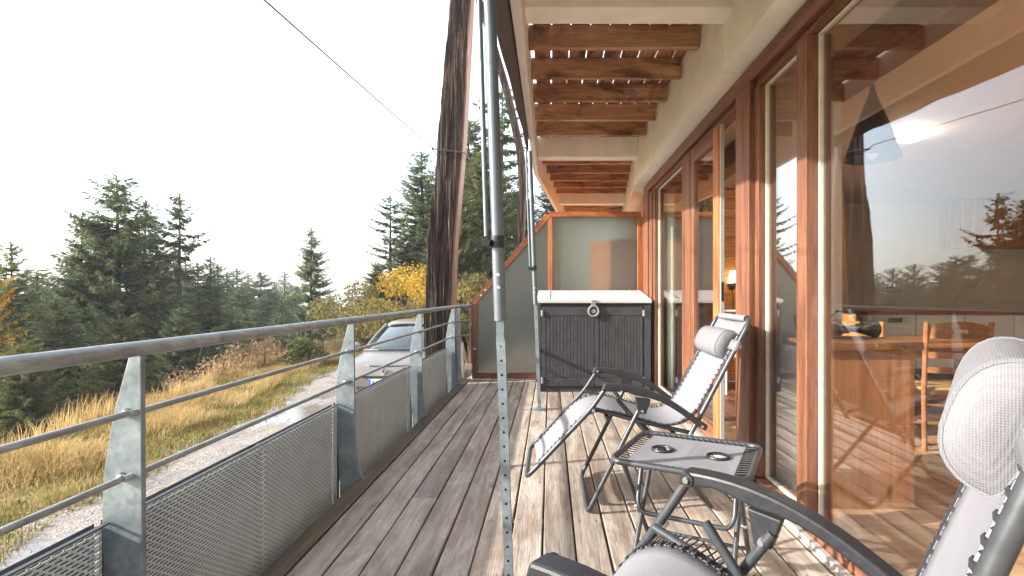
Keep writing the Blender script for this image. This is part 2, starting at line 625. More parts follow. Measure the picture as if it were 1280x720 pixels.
def road_mat():
    t = NT('wet gravel')
    v = t.coords(spread=False)
    vo = t.n('TexVoronoi')
    t.set(vo, Scale=46.0)
    t.l(v, vo.inputs['Vector'])
    vl = t.coords((1, 0.32, 1), spread=False)
    vl.node.inputs['Location'].default_value = (4.7, 2.3, 0)
    wet = t.noise(vl, 1.25, 4, 0.6)
    g = t.noise(v, 3.0, 6, 0.7)
    bw = t.n('RGBToBW')
    t.l(vo.outputs['Color'], bw.inputs[0])
    s = t.math('ADD', t.math('MULTIPLY', bw.outputs[0], 0.5), t.math('MULTIPLY', g, 0.5))
    col = t.ramp(s, [(0.25, (0.105, 0.088, 0.075)), (0.5, (0.20, 0.172, 0.15)), (0.75, (0.34, 0.305, 0.275))])
    wm = t.ramp(wet, [(0.47, (0, 0, 0)), (0.53, (1, 1, 1))])
    col = t.mix(t.math('MULTIPLY', wm, 0.55), col, (0.12, 0.10, 0.085))
    rg = t.mix(wm, (0.85,) * 3, (0.07,) * 3)
    b = t.n('Bump')
    t.l(vo.outputs['Distance'], b.inputs['Height'])
    b.inputs['Distance'].default_value = 0.012
    t.l(t.math('SUBTRACT', 0.75, t.math('MULTIPLY', wm, 0.72)), b.inputs['Strength'])
    t.principled(col, rg, 0, b.outputs[0])
    return t.m
M['road'] = road_mat()


def log_mat():
    t = NT('weathered dark timber')
    v = t.coords((1, 1, 0.055), spread=False)
    f1 = t.noise(v, 26, 6, 0.7, 1.0)
    f2 = t.noise(v, 110, 3, 0.7, 0.4)
    col = t.ramp(f1, [(0.34, (0.006, 0.004, 0.003)), (0.47, (0.020, 0.0105, 0.0075)), (0.58, (0.055, 0.030, 0.021)), (0.70, (0.22, 0.150, 0.105))])
    f3 = t.noise(t.coords((1, 1, 0.03), spread=False), 75, 4, 0.6, 0.6)
    col = t.mix(1.0, col, t.ramp(f3, [(0.40, (0.12,) * 3), (0.50, (1.0,) * 3), (0.72, (1.7,) * 3)]), 'MULTIPLY')
    t.principled(col, 0.85, 0, t.bump(t.math('ADD', f1, t.math('MULTIPLY', f3, 0.8)), 1.0, 0.03))
    return t.m
M['log'] = log_mat()


def tile_mat():
    t = NT('beige wall tiles')
    v = t.coords(spread=False)
    mp = t.n('Mapping')
    mp.inputs['Rotation'].default_value = (PI / 2, 0, 0)
    t.l(v, mp.inputs['Vector'])
    br = t.n('TexBrick')
    t.set(br, Scale=1.0)
    br.offset = 0.0
    br.inputs['Color1'].default_value = (0.58, 0.52, 0.42, 1)
    br.inputs['Color2'].default_value = (0.54, 0.48, 0.39, 1)
    br.inputs['Mortar'].default_value = (0.50, 0.45, 0.37, 1)
    br.inputs['Brick Width'].default_value = 0.2
    br.inputs['Row Height'].default_value = 0.2
    br.inputs['Mortar Size'].default_value = 0.004
    t.l(mp.outputs[0], br.inputs['Vector'])
    t.principled(br.outputs['Color'], 0.35)
    return t.m
M['tile'] = tile_mat()

# ------------------------------------------------------------------ ground, road
def gz(x, y):
    edge = -6.9 - 0.17 * (min(max(y, 2.0), 18.0) - 6)
    t = max(0.0, edge - x)
    d = 8.0 * (1 - math.exp(-t / 6.5))
    far = max(0.0, y - 24.0)
    d += 5.0 * (1 - math.exp(-far / 30.0)) * (1 if x < 4 else math.exp(-(x - 4) / 6))
    return -0.87 - min(d, 9.0)

def road_edge(y):
    return -4.35 - 0.17 * (y - 4.4) + 0.18 * math.sin(y * 0.9) + 0.10 * math.sin(y * 2.3 + 1)

xs = np.concatenate([np.linspace(-420, -60, 14), np.linspace(-54, -15, 22), np.linspace(-14, 4, 46), np.linspace(8, 60, 10), np.linspace(90, 400, 6)])
ys = np.concatenate([np.linspace(-300, -20, 12), np.linspace(-14, 30, 40), np.linspace(34, 100, 18), np.linspace(130, 500, 9)])
g = MB()
g.grid([[(x, y, gz(x, y) + (noise.noise((x * 0.35, y * 0.35, 0)) * 0.09 * min(1.0, (road_edge(min(max(y, -12), 22)) - 0.5 - x) / 1.0) if x < road_edge(min(max(y, -12), 22)) - 0.5 else 0)) for y in ys] for x in xs])
tag(g.build('ground', M['ground'], smooth=True), kind='structure')

r = MB()
yy = np.linspace(-12, 22, 90)
r.grid([[(road_edge(y) + (-1.15 - road_edge(y)) * k / 8, y, -0.856 + 0.006 * math.sin(3.1 * k + y)) for k in range(9)] for y in yy])
tag(r.build('gravel_road', M['road'], smooth=True), kind='structure')

# scattered stones on the road verge
v, q = [], []
sm = MB()
for i in range(350):
    y = rng.uniform(1.5, 15)
    x = rng.uniform(road_edge(y) - 0.1, -1.6)
    s = rng.uniform(0.006, 0.018)
    a, b, c = rng.uniform(0.7, 1.3, 3) * s
    sm.add([(x - a, y, -0.853), (x, y - b, -0.853), (x + a, y, -0.853), (x, y + b, -0.853), (x + 0.3 * a, y, -0.853 + c)], [(0, 1, 4), (1, 2, 4), (2, 3, 4), (3, 0, 4)])
tag(sm.build('road_stones', plain('pale stones', (0.30, 0.26, 0.22), 0.8)), kind='stuff')


# ---- grasses
def blades(name, n, sampler, hlo, hhi, w, mat, lean=0.35):
    xy = sampler(n)
    n = len(xy)
    x, y = xy[:, 0], xy[:, 1]
    z = np.array([gz(a, b) for a, b in zip(x, y)])
    h = rng.uniform(hlo, hhi, n) * xy[:, 2]
    q = rng.uniform(0, 2 * PI, n)
    ln = rng.normal(0, lean, n) * h
    dx, dy = np.cos(q) * ln + 0.12 * h, np.sin(q) * ln
    p = rng.uniform(0, PI, n)
    wx, wy = np.cos(p) * w, np.sin(p) * w
    V = np.zeros((n, 5, 3))
    V[:, 0] = np.stack([x - wx, y - wy, z - 0.02], 1)
    V[:, 1] = np.stack([x + wx, y + wy, z - 0.02], 1)
    V[:, 2] = np.stack([x + wx * .8 + dx * .35, y + wy * .8 + dy * .35, z + h * .62], 1)
    V[:, 3] = np.stack([x - wx * .8 + dx * .35, y - wy * .8 + dy * .35, z + h * .62], 1)
    V[:, 4] = np.stack([x + dx, y + dy, z + h], 1)
    b = np.arange(n)[:, None] * 5
    tri = np.concatenate([b + [0, 1, 2], b + [0, 2, 3], b + [3, 2, 4]], 0)
    o = fast_mesh(name, V.reshape(-1, 3), tri, mat, None, 3)
    tag(o, kind='stuff')
    return o

def clumpy(x0, x1, y0, y1, thr, sc=0.9, seed=0.0, rel=True, power=1.0):
    def f(n):
        y = y0 + (y1 - y0) * rng.uniform(0, 1, n) ** power
        e = np.array([road_edge(b) for b in y])
        x = (e if rel else 0) - rng.uniform(x0, x1, n)
        k = np.array([noise.noise((a * sc, b * sc, seed)) for a, b in zip(x, y)])
        m = k + rng.uniform(-0.25, 0.25, n) > thr
        hs = np.clip(0.75 + k * 0.7, 0.35, 1.3)
        return np.stack([x, y, hs], 1)[m]
    return f

blades('short_grass', 85000, clumpy(-0.25, 3.4, 1, 26, -0.5, 1.4, 3.0, power=1.3), 0.05, 0.15, 0.006, M['turf'], 0.6)
blades('dry_grass', 105000, clumpy(0.45, 3.1, 0.5, 26, -0.06, 1.1, 9.0, power=1.35), 0.08, 0.30, 0.0045, M['straw'], 0.75)
blades('tall_grass', 11000, clumpy(1.9, 3.6, 1, 24, -0.15, 0.7, 5.0), 0.3, 0.6, 0.0045, M['straw'], 0.25)
blades('brown_weeds', 15000, clumpy(2.4, 4.6, 4, 26, 0.0, 0.5, 15.0), 0.35, 0.9, 0.005, M['weed'], 0.35)

# ------------------------------------------------------------------ trees
def spruce(seed, H=12.0, R=2.6, zb=0.6, step=0.34, nper=6, tw=0.34, ragged=0.25, droop=0.25, power=0.8, skip=0.0, dens=0.075, hang=0.5):
    g = np.random.default_rng(seed)
    V = []
    def twigs(P, D, L, Wd):
        n = len(P)
        up = np.tile(np.array([0, 0, 1.0]), (n, 1)) + g.normal(0, 0.45, (n, 3))
        side = np.cross(D, up)
        side /= np.linalg.norm(side, axis=1)[:, None] + 1e-6
        a = P
        m = P + D * (L * 0.5)[:, None]
        e = P + D * L[:, None]
        e[:, 2] -= L * 0.12
        V.append(np.stack([a, m + side * Wd[:, None], e, m - side * Wd[:, None]], 1))
    stems = MB()
    z = zb
    while z < H - 0.15:
        t = (z - zb) / (H - zb)
        for k in range(nper if t < 0.85 else 5):
            if g.uniform() < skip:
                continue
            az = g.uniform(0, 2 * PI)
            L = R * (1 - t) ** power * g.uniform(1 - ragged * 1.6, 1 + ragged * 0.7) + 0.12
            d = np.array([math.cos(az), math.sin(az), 0])
            rise = (-droop + (0.35 + droop) * t ** 1.4) + g.normal(0, 0.07)
            zz = z + g.uniform(-step / 2, step / 2)
            K = max(3, int(L / dens))
            s = np.linspace(0.12, 1, K)
            spine = d[None] * (s * L)[:, None]
            spine[:, 2] = zz + rise * s * L + 0.16 * L * (s ** 2.2) - 0.06 * L * np.sin(s * PI)
            perp = np.array([-d[1], d[0], 0])
            for sg in (-1, 1):
                j = g.normal(0, 0.18, (K, 3))
                D = d[None] * 0.75 + perp[None] * sg * 0.75 + j
                D[:, 2] += -0.12
                D /= np.linalg.norm(D, axis=1)[:, None]
                ll = tw * (1.15 - 0.75 * s) * g.uniform(0.6, 1.25, K) * min(1, 0.5 + L / 2)
                twigs(spine + g.normal(0, 0.02, (K, 3)), D, ll, ll * g.uniform(0.14, 0.24, K))
            m = g.uniform(size=K) < hang
            if m.any():
                n = int(m.sum())
                D = d[None] * 0.35 + g.normal(0, 0.25, (n, 3))
                D[:, 2] -= 0.9
                D /= np.linalg.norm(D, axis=1)[:, None]
                ll = tw * 0.7 * g.uniform(0.4, 1.1, n) * min(1, 0.4 + L / 2)
                twigs(spine[m], D, ll, ll * 0.13)
            twigs(spine[-2:], np.tile(d + np.array([0, 0, 0.25]), (2, 1)) / 1.03, np.full(2, tw * 0.7), np.full(2, tw * 0.11))
            if L > 0.5:
                stems.tube([(0, 0, zz), tuple(spine[K // 2]), tuple(spine[-1])], [0.012 + 0.010 * L, 0.008 + 0.004 * L, 0.004], 4)
        z += step * (1.05 - 0.66 * t)
    n = 40
    P = np.zeros((n, 3))
    P[:, 2] = H - g.uniform(0, 0.9, n)
    D = g.normal(0, 0.5, (n, 3))
    D[:, 2] = 0.9
    D /= np.linalg.norm(D, axis=1)[:, None]
    twigs(P, D, np.full(n, 0.2), np.full(n, 0.03))
    V = np.concatenate(V, 0)
    stems.tube([(0, 0, -1.5), (0, 0, H * 0.3), (0.03, 0.02, H * 0.7), (0, 0, H)], [0.016 * H, 0.012 * H, 0.006 * H, 0.01], 8)
    return V.reshape(-1, 3), np.arange(len(V) * 4).reshape(-1, 4), stems

def make_spruce(kind, mat, **kw):
    v, q, st = spruce(**kw)
    root = thing('spruce_tree', '-', 'tree')
    fast_mesh('crown', v, q, mat, root)
    st.build('trunk', M['bark'], root, smooth=True)
    return root

PROTO = {
    'A': (make_spruce('A', M['needles'], seed=1, H=12, R=3.6, zb=0.4, step=0.38, nper=9, power=0.78, tw=0.34, dens=0.05, ragged=0.16, hang=0.9), 12.0),
    'B': (make_spruce('B', M['needles'], seed=2, H=12, R=2.5, zb=0.6, step=0.35, nper=7, power=0.78, ragged=0.28, tw=0.32, dens=0.05, hang=0.9), 12.0),
    'C': (make_spruce('C', M['needles'], seed=3, H=12, R=2.3, zb=1.0, step=0.55, nper=4, power=0.55, ragged=0.55, skip=0.16, droop=0.1, tw=0.38, dens=0.05, hang=0.8), 12.0),
    'D': (make_spruce('D', M['needles2'], seed=4, H=12, R=3.2, zb=0.2, step=0.32, nper=8, power=0.62, tw=0.32, dens=0.048, droop=0.35, hang=0.9), 12.0),
    'E': (make_spruce('E', M['needles'], seed=5, H=12, R=2.2, zb=0.6, step=0.4, nper=7, power=0.8, ragged=0.25, dens=0.09, tw=0.40, hang=0.9), 12.0),
    'L': (make_spruce('L', M['larch'], seed=6, H=12, R=2.2, zb=0.6, step=0.34, nper=7, power=0.6, ragged=0.4, tw=0.28, dens=0.055, hang=0.9), 12.0),
}
used = set()
def tree(kind, x, y, h, label, rz, group=None, name=None, wid=1.0):
    p, H = PROTO[kind]
    s = h / H
    loc = (x, y, gz(x, y))
    if kind not in used:
        used.add(kind)
        p.location = loc
        p.rotation_euler = (0, 0, rz)
        p['label'] = label
        if group: p['group'] = group
        o = p
    else:
        o = dup(p, loc, rz, label, group)
    o.scale = (s * wid, s * wid, s)
    if name: o.name = name
    return o

def spot(px, py, Y):
    """ground position and height of a tree whose tip stands on a sight line"""
    x = (px - 688) / 640 * Y
    return x, Y, 1.15 + (368 - py) / 640 * Y - gz(x, Y)

TREES = [
    ('A', 146, 220, 17.0, 'broad tall dark spruce, biggest on the left, above the steel handrail', 1.15),
    ('B', 102, 274, 16.5, 'lower spruce leaning into the left flank of the broad tall spruce', 1.0),
    ('B', 182, 250, 19.5, 'spruce tip just right of the broad tall spruce', 1.1),
    ('C', 225, 243, 17.5, 'thin gappy spruce with bare upper trunk, right of the broad spruce', 1.0),
    ('E', 263, 322, 20.0, 'short spruce at the right foot of the gappy spruce', 1.1),
    ('B', 14, 302, 15.0, 'dark spruce right behind the yellow larch at left edge', 0.9),
    ('E', 46, 338, 19.0, 'low spruce between the yellow larch and the broad spruce', 1.3),
    ('B', 70, 372, 13.5, 'low bushy spruce in front of the broad spruce, under the handrail', 1.5),
    ('D', 150, 395, 13.2, 'leafy green low spruce seen below the handrail by the first post', 1.25),
    ('D', 30, 425, 11.8, 'low green spruce at the left edge, just behind the dry grass', 1.3),
    ('A', 225, 385, 15.5, 'dark low spruce behind the brown weeds', 1.1),
    ('B', 389, 285, 26.0, 'lone slender spruce standing free left of the parked car', 1.1),
    ('A', 586, 150, 24.0, 'tall spruce right behind the timber pillar', 1.3),
    ('C', 488, 246, 22.0, 'thin ragged spruce left of the timber pillar', 1.3),
    ('B', 527, 190, 25.0, 'spruce peeking out on the left side of the timber pillar', 1.45),
    ('D', 606, 190, 20.0, 'dense yellow-green spruce behind the awning pole and timber pillar', 1.3),
    ('C', 628, 112, 23.0, 'sparse high spruce between the two awning poles', 1.25),
    ('B', 552, 262, 19.5, 'spruce low behind the timber pillar, left of the yellow-green one', 1.5),
    ('A', 545, 232, 27.0, 'broad spruce mostly hidden by the timber pillar, behind the golden shrub', 1.2),
    ('D', 572, 236, 18.5, 'yellow-green spruce showing just right of the timber pillar', 1.1),
    ('B', 505, 285, 24.0, 'bushy spruce between the ragged spruce and the timber pillar', 1.7),
    ('D', 472, 330, 21.0, 'low spruce above the olive-brown shrub', 1.5),
    ('A', 650, 225, 26.0, 'spruce behind the far awning pole and far timber pillar', 1.0),
    ('B', 690, 205, 27.0, 'spruce showing between the far awning pole and the ceiling beam', 1.1),
    ('D', 690, 300, 22.0, 'yellow-green spruce just above the sloping screen rail', 1.1),
]
for i, (k, px, py, Y, lab, wd) in enumerate(TREES):
    x, y, h = spot(px, py, Y)
    tree(k, x, y, h, lab, i * 1.3, wid=wd)
x, y, h = spot(-32, 262, 12.5)
tree('L', x, y, h, 'golden autumn larch at the left edge of the wood', 0.4, name='larch_tree', wid=0.75)
x, y, h = spot(55, 478, 11.6)

FAR = [(296, 345, 46), (310, 352, 55), (326, 350, 50), (343, 362, 62), (356, 350, 58), (371, 368, 66), (284, 352, 40), (300, 372, 34), (330, 380, 36), (352, 385, 38), (405, 385, 60),
       (418, 392, 70), (432, 395, 75), (445, 388, 64), (458, 378, 55), (247, 338, 34), (232, 330, 37), (206, 322, 40), (272, 340, 42), (176, 330, 44), (120, 330, 40), (88, 345, 42), (60, 350, 38), (33, 340, 34),
       (-20, 330, 36), (-60, 300, 30), (-110, 280, 26), (-170, 300, 28), (378, 395, 36), (316, 398, 27), (286, 385, 25), (345, 405, 29)]
for i, (px, py, Y) in enumerate(FAR):
    x, y, h = spot(px, py - (10 if 240 < px < 380 else 3), Y)
    tree('BEABE'[i % 5], x, y, h, 'dark spruce in the misty wood down the slope', i * 2.1, 'spruces in the misty wood', wid=1.5)
for i in range(20):
    px = -40 + i * 27 + random.uniform(-8, 8)
    x, y, h = spot(px, random.uniform(352, 392), random.uniform(62, 105))
    tree('EB'[i % 2], x, y, h, 'dark spruce in the misty wood down the slope', i * 1.7, 'spruces in the misty wood', wid=1.5)


def leafy(name, label, x, y, rad, hgt, n, mat, leaf=0.06, seed=1, lobes=9):
    g = np.random.default_rng(seed)
    root = thing(name, label, 'shrub', (x, y, gz(x, y)))
    st = MB()
    V = []
    for k in range(lobes):
        a = g.uniform(0, 2 * PI)
        rr = rad * math.sqrt(g.uniform(0, 0.8))
        c = np.array([math.cos(a) * rr, math.sin(a) * rr, hgt * g.uniform(0.35, 0.9)])
        lr = rad * g.uniform(0.3, 0.55)
        m = n // lobes
        d = g.normal(0, 1, (m, 3))
        d /= np.linalg.norm(d, axis=1)[:, None]
        P = c + d * (lr * g.uniform(0.25, 1.0, m) ** 0.6)[:, None] * np.array([1, 1, 0.8])
        P[:, 2] = np.maximum(P[:, 2], 0.03)
        a1 = g.normal(0, 1, (m, 3)); a1 /= np.linalg.norm(a1, axis=1)[:, None]
        b1 = np.cross(a1, g.normal(0, 1, (m, 3))); b1 /= np.linalg.norm(b1, axis=1)[:, None]
        s = leaf * g.uniform(0.6, 1.3, m)[:, None]
        V.append(np.stack([P - a1 * s, P + b1 * s * .5, P + a1 * s, P - b1 * s * .5], 1))
        st.tube([(0, 0, -0.2), tuple(c * np.array([.5, .5, .45])), tuple(c)], [0.03, 0.018, 0.006], 5)
        for _ in range(4):
            e = c + g.normal(0, 1, 3) * lr * 0.8
            st.tube([tuple(c * 0.7), tuple(e)], [0.01, 0.003], 4)
    V = np.concatenate(V)
    fast_mesh('foliage', V.reshape(-1, 3), np.arange(len(V) * 4).reshape(-1, 4), mat, root)
    st.build('stem', M['stem'], root)
    return root

def at(px, Y): return (px - 688) / 640 * Y
leafy('autumn_shrub', 'golden autumn shrub behind the parked car', at(506, 17.5), 17.5, 1.5, 2.9, 6500, M['goldleaf'], 0.055, 11)
leafy('autumn_shrub', 'olive-brown shrub between the lone spruce and the golden shrub', at(468, 16.5), 16.5, 1.7, 2.4, 7500, M['oliveleaf'], 0.05, 12)
leafy('autumn_shrub', 'olive shrub right behind the car roof', at(520, 15.8), 15.8, 1.5, 1.7, 5000, M['oliveleaf'], 0.05, 13)
leafy('green_bush', 'small green bush in the dry grass left of the parked car', at(376, 14.5), 14.5, 0.65, 0.75, 2200, M['needles2'], 0.05, 14)
leafy('autumn_shrub', 'bare-twigged shrub right of the timber pillar, behind the railing end', at(588, 15.0), 15.0, 1.1, 2.6, 2600, M['oliveleaf'], 0.05, 15)
leafy('autumn_shrub', 'brown low shrub on the bank above the first railing post', at(262, 12.6), 12.6, 1.0, 0.9, 700, M['weed'], 0.05, 16)
leafy('autumn_shrub', 'brown low shrub on the bank left of the small green bush', at(330, 14.2), 14.2, 1.0, 0.85, 700, M['weed'], 0.05, 17)
leafy('autumn_shrub', 'yellow-leaved sapling among the low spruces at bottom left', at(40, 10.6), 10.6, 0.9, 1.6, 1500, M['goldleaf'], 0.045, 18)
leafy('autumn_shrub', 'golden shrub peeking over the sloping screen rail', at(703, 18.0), 18.0, 1.0, 5.2, 3000, M['goldleaf'], 0.055, 19)

# ------------------------------------------------------------------ deck
deck = MB()
for y in np.arange(-1.6, 7.0, 0.52):
    deck.box(-1.19, 1.19, y, y + 0.09, -0.20, -0.034)
deck.box(-1.19, -1.15, -1.6, 6.95, -0.34, -0.205)
deck.box(1.15, 1.19, -1.6, 6.95, -0.34, -0.205)
deck = deck.build('deck', M['bark'])
tag(deck, kind='structure')
gap0 = -1.088
edges = [-1.200] + [gap0 + 0.1503 * k for k in range(16)]
nails = MB()
for k in range(len(edges)):
    x0 = edges[k] + 0.0045
    x1 = (edges[k + 1] if k + 1 < len(edges) else 1.238) - 0.0045
    cut = [-1.6, 6.99]
    if k in (3, 8, 12):
        cut = [-1.6, {3: 2.9, 8: 4.66, 12: 3.36}[k], 6.99]
    for a, b in zip(cut[:-1], cut[1:]):
        dz = random.uniform(-0.0025, 0.0025)
        pl = MB()
        n = 14
        # slightly worn: the top is not dead flat
        ys_ = [a + 0.002 + (b - a - 0.004) * i / n for i in range(n + 1)]
        prof = [(x0, -0.032), (x0, -0.004), (x0 + 0.005, -0.0002), ((x0 + x1) / 2, 0.0), (x1 - 0.005, -0.0002), (x1, -0.004), (x1, -0.032)]
        rows = []
        for y in ys_:
            w = 0.0012 * math.sin(y * 1.7 + k * 2.2)
            cup = 0.0022 * math.sin(y * 0.9 + k * 1.3)
            rows.append([(px + w * (1 if px > (x0 + x1) / 2 else 0.6), y, pz + dz + (cup if i == 3 else 0)) for i, (px, pz) in enumerate(prof)])
        pl.grid(rows)
        m = len(prof)
        o = len(pl.v)
        pl.f.append(tuple(range(m)))
        pl.f.append(tuple(range(o - 1, o - m - 1, -1)))
        pl.build('plank', M['deck_edge'] if k == 0 else M['deck'], deck)
    for y in np.arange(-1.08, 6.9, 0.52):
        for px in (x0 + 0.028, x1 - 0.028):
            if k == 0: continue
            nails.lathe([(0.0035, 0.0), (0.0032, 0.0016)], (px + random.uniform(-.004, .004), y + 0.045 + random.uniform(-.01, .01), 0.0012), 6)
nb = nails.build('screw_head', M['cable'], deck)
nb['kind'] = 'stuff'

# next terrace beyond the screen
nd = MB()
nd.prism([(-1.15, 7.02), (1.3, 7.02), (1.9, 12.5), (-0.6, 12.5)], 'Z', -0.06, -0.004)
tag(nd.build('neighbour_deck', M['deck']), kind='structure')

# ------------------------------------------------------------------ railing
XR = -1.215
POSTY = [-0.12, 1.53, 3.18, 4.85, 6.52]
rail = thing('railing', 'galvanised steel balcony railing with tapered posts and perforated panels along the deck', 'railing', (XR, 0, 0))
hp = [(0, -1.6, 0.99), (0, 0, 0.99), (0, 2, 0.99), (0, 4, 0.99), (0.0, 6.4, 0.992), (0.175, 6.93, 1.0)]
MB().tube(fillet(hp, 0.15, 4), 0.0225, 16).build('handrail', M['handrail'], rail, smooth=True)
for zz, rr in ((0.80, 0.0095), (0.61, 0.0095)):
    for a, b in zip(POSTY[:-1], POSTY[1:]):
        dx = -0.045 if zz > .7 else -0.06
        MB().tube(fillet([(dx, a - 0.012, zz), (dx + 0.03, a - 0.035, zz), (dx + 0.03, b - 0.045, zz + 0.003), (dx, b - 0.014, zz)], 0.02, 3), rr, 10).build('bar', M['handrail'], rail, smooth=True)
    MB().tube([(-0.02, 6.53, zz), (0.16, 6.93, zz)], rr, 10).build('bar', M['handrail'], rail, smooth=True)
post_poly = [(-0.036, 0.972), (-0.002, 0.972), (0.0, 0.60), (0.004, 0.25), (0.02, 0.09), (0.058, 0.005), (0.058, 0.0015), (0.012, 0.0015), (0.012, -0.16), (-0.085, -0.16), (-0.092, 0.0), (-0.108, 0.25), (-0.118, 0.50), (-0.112, 0.62), (-0.082, 0.80)]
p0 = None
for y in POSTY:
    if p0 is None:
        p0 = MB().prism(post_poly, 'Y', -0.009, 0.009).build('post', M['galv'], rail, bevel=0.002)
        o = p0
    else:
        o = p0.copy()
        COL.objects.link(o)
        o.parent = rail
    o.location = (0, y, 0)
o = p0.copy(); COL.objects.link(o); o.parent = rail; o.location = (0.045, 6.66, 0)
for y in POSTY[1:]:
    for zz, dx in ((0.80, -0.045), (0.61, -0.06)):
        MB().lathe([(0.013, -0.022), (0.013, -0.010)], (dx, y, zz), 10, 'Y').build('bolt', M['galv'], rail, smooth=True)


def perforated(L, H, pu=0.032, pv=0.0118, su=0.0240, sv=0.0054):
    """real slots in staggered rows, in the YZ plane"""
    nu, nv = int(L / pu), int(H / pv)
    mu, mv = (L - nu * pu) / 2, (H - nv * pv) / 2
    V, Q = [], []
    def quad(a, b, c, d):
        i = len(V)
        V.extend([(0, *a), (0, *b), (0, *c), (0, *d)])
        Q.append((i, i + 1, i + 2, i + 3))
    quad((0, 0), (L, 0), (L, mv), (0, mv))
    quad((0, H - mv), (L, H - mv), (L, H), (0, H))
    for r_ in range(nv):
        z0 = mv + r_ * pv
        z1 = z0 + pv
        off = pu / 2 if r_ % 2 else 0.0
        n = nu - (1 if r_ % 2 else 0)
        quad((0, z0), (mu + off, z0), (mu + off, z1), (0, z1))
        quad((L - mu - off, z0), (L, z0), (L, z1), (L - mu - off, z1))
        za, zb_ = (z0 + z1) / 2 - sv / 2, (z0 + z1) / 2 + sv / 2
        for c in range(n):
            y0 = mu + off + c * pu
            y1 = y0 + pu
            ya, yb = y0 + (pu - su) / 2, y1 - (pu - su) / 2
            quad((y0, z0), (y1, z0), (yb, za), (ya, za))
            quad((y1, z0), (y1, z1), (yb, zb_), (yb, za))
            quad((y1, z1), (y0, z1), (ya, zb_), (yb, zb_))
            quad((y0, z1), (y0, z0), (ya, za), (ya, zb_))
    return V, Q

PL = (1.65 - 0.03) / 2
pv_, pq_ = perforated(PL - 0.004, 0.60)
pan0 = None
for a in POSTY[:-1]:
    for s in (0, 1):
        if pan0 is None:
            pan0 = fast_mesh('perforated_panel', pv_, pq_, M['panel'], rail)
            md = pan0.modifiers.new('Solidify', 'SOLIDIFY')
            md.thickness = 0.002
            o = pan0
        else:
            o = pan0.copy(); COL.objects.link(o); o.parent = rail
        o.location = (-0.094 - 0.003 * s, a + 0.002 + s * PL, -0.13)
    tr = MB()
    tr.box(-0.104, -0.089, a + 0.012, a + 1.638, 0.4705, 0.4745)
    tr.build('panel_edge', M['carblack'], rail)
    MB().box(-0.140, -0.137, a + 0.012, a + 1.638, -0.32, 0.470).build('backing_sheet', M['tube'], rail)
    tr = MB()
    tr.box(-0.134, -0.102, a + PL - 0.012, a + PL + 0.018, -0.1, 0.465)
    tr.build('panel_stiffener', M['tube'], rail)
MB().box(0.03, 0.034, 6.70, 6.95, 0.0, 0.50).build('end_panel', M['panel'], rail)

# ------------------------------------------------------------------ timber pillars with cable
def pillar(spine, label, name='timber_pillar', seed=1.0):
    """spine: (x, z, width); depth along y"""
    base = (spine[0][0], spine[0][3], spine[0][1])
    root = thing(name, label, 'timber pillar', base)
    zz = np.linspace(spine[0][1], spine[-1][1], 120)
    xc = np.interp(zz, [s[1] for s in spine], [s[0] for s in spine])
    for _ in range(12):
        xc[1:-1] = (xc[:-2] + 2 * xc[1:-1] + xc[2:]) / 4
    wd = np.interp(zz, [s[1] for s in spine], [s[2] for s in spine])
    dp = min(0.28, spine[0][2] * 0.8)
    def lam(f0, f1, y0, y1, nm, mat, amp):
        rows = []
        amp *= min(1.0, spine[0][2] / 0.37)
        for i, z in enumerate(zz):
            x0 = xc[i] + wd[i] * (f0 - 0.5)
            x1 = xc[i] + wd[i] * (f1 - 0.5)
            ring = []
            nx, ny = 26, 8
            for k in range(nx + 1): ring.append((x0 + (x1 - x0) * k / nx, y0))
            for k in range(1, ny + 1): ring.append((x1, y0 + (y1 - y0) * k / ny))
            for k in range(1, nx + 1): ring.append((x1 + (x0 - x1) * k / nx, y1))
            for k in range(1, ny): ring.append((x0, y1 + (y0 - y1) * k / ny))
            rr = []
            for (a, b) in ring:
                d = amp * (noise.noise((a * 22 + seed, b * 22, z * 0.9)) + 0.6 * noise.noise((a * 60, b * 60 + seed, z * 2.2)) + 0.7 * noise.noise((a * 110, b * 110 + seed, z * 0.5)))
                rr.append((a + d * 0.5 - base[0], b + d - base[1], z - base[2]))
            rr.append(rr[0])
            rows.append(rr)
        mb = MB().grid(rows)
        m = len(rows[0])
        o = len(mb.v)
        mb.f.append(tuple(range(m - 1)))
        mb.f.append(tuple(range(o - 2, o - m - 1, -1)))
        return mb.build(nm, mat, root, smooth=True)
    y = spine[0][3]
    lam(0.0, 0.44, y - dp / 2, y + dp / 2, 'timber', M['log'], 0.022)
    lam(0.46, 0.925, y - dp / 2 + 0.012, y + dp / 2, 'timber', M['log'], 0.022)
    lam(0.93, 1.0, y - dp / 2 + 0.02, y + dp / 2, 'facing_board', M['frame'], 0.003)
    return root
P1 = [(-1.42, -0.87, 0.37, 6.74), (-1.435, 0.38, 0.365), (-1.45, 0.80, 0.355), (-1.405, 1.88, 0.345), (-1.295, 3.05, 0.335), (-1.148, 5.09, 0.262), (-1.04, 6.5, 0.235)]
pillar(P1, 'weathered dark curved timber pillar rising behind the railing beside the parked car')
P2 = [(-0.86, -0.87, 0.21, 13.0), (-0.84, 1.4, 0.21), (-0.77, 2.5, 0.20), (-0.69, 4.0, 0.20), (-0.76, 4.8, 0.20), (-1.10, 6.3, 0.19), (-1.54, 7.8, 0.18), (-1.87, 8.8, 0.17)]
pillar(P2, 'far timber pillar seen above the sloping screen rail beyond the far awning pole', seed=4.0)
wire = MB()
wp = []
for i in range(41):
    t = i / 40
    d = t * 16.0
    wp.append((-1.55 + 0.027 * d, 6.54 - d, 3.06 - 0.112 * d + 0.0012 * d * d))
wire.tube(wp, 0.0045, 6)
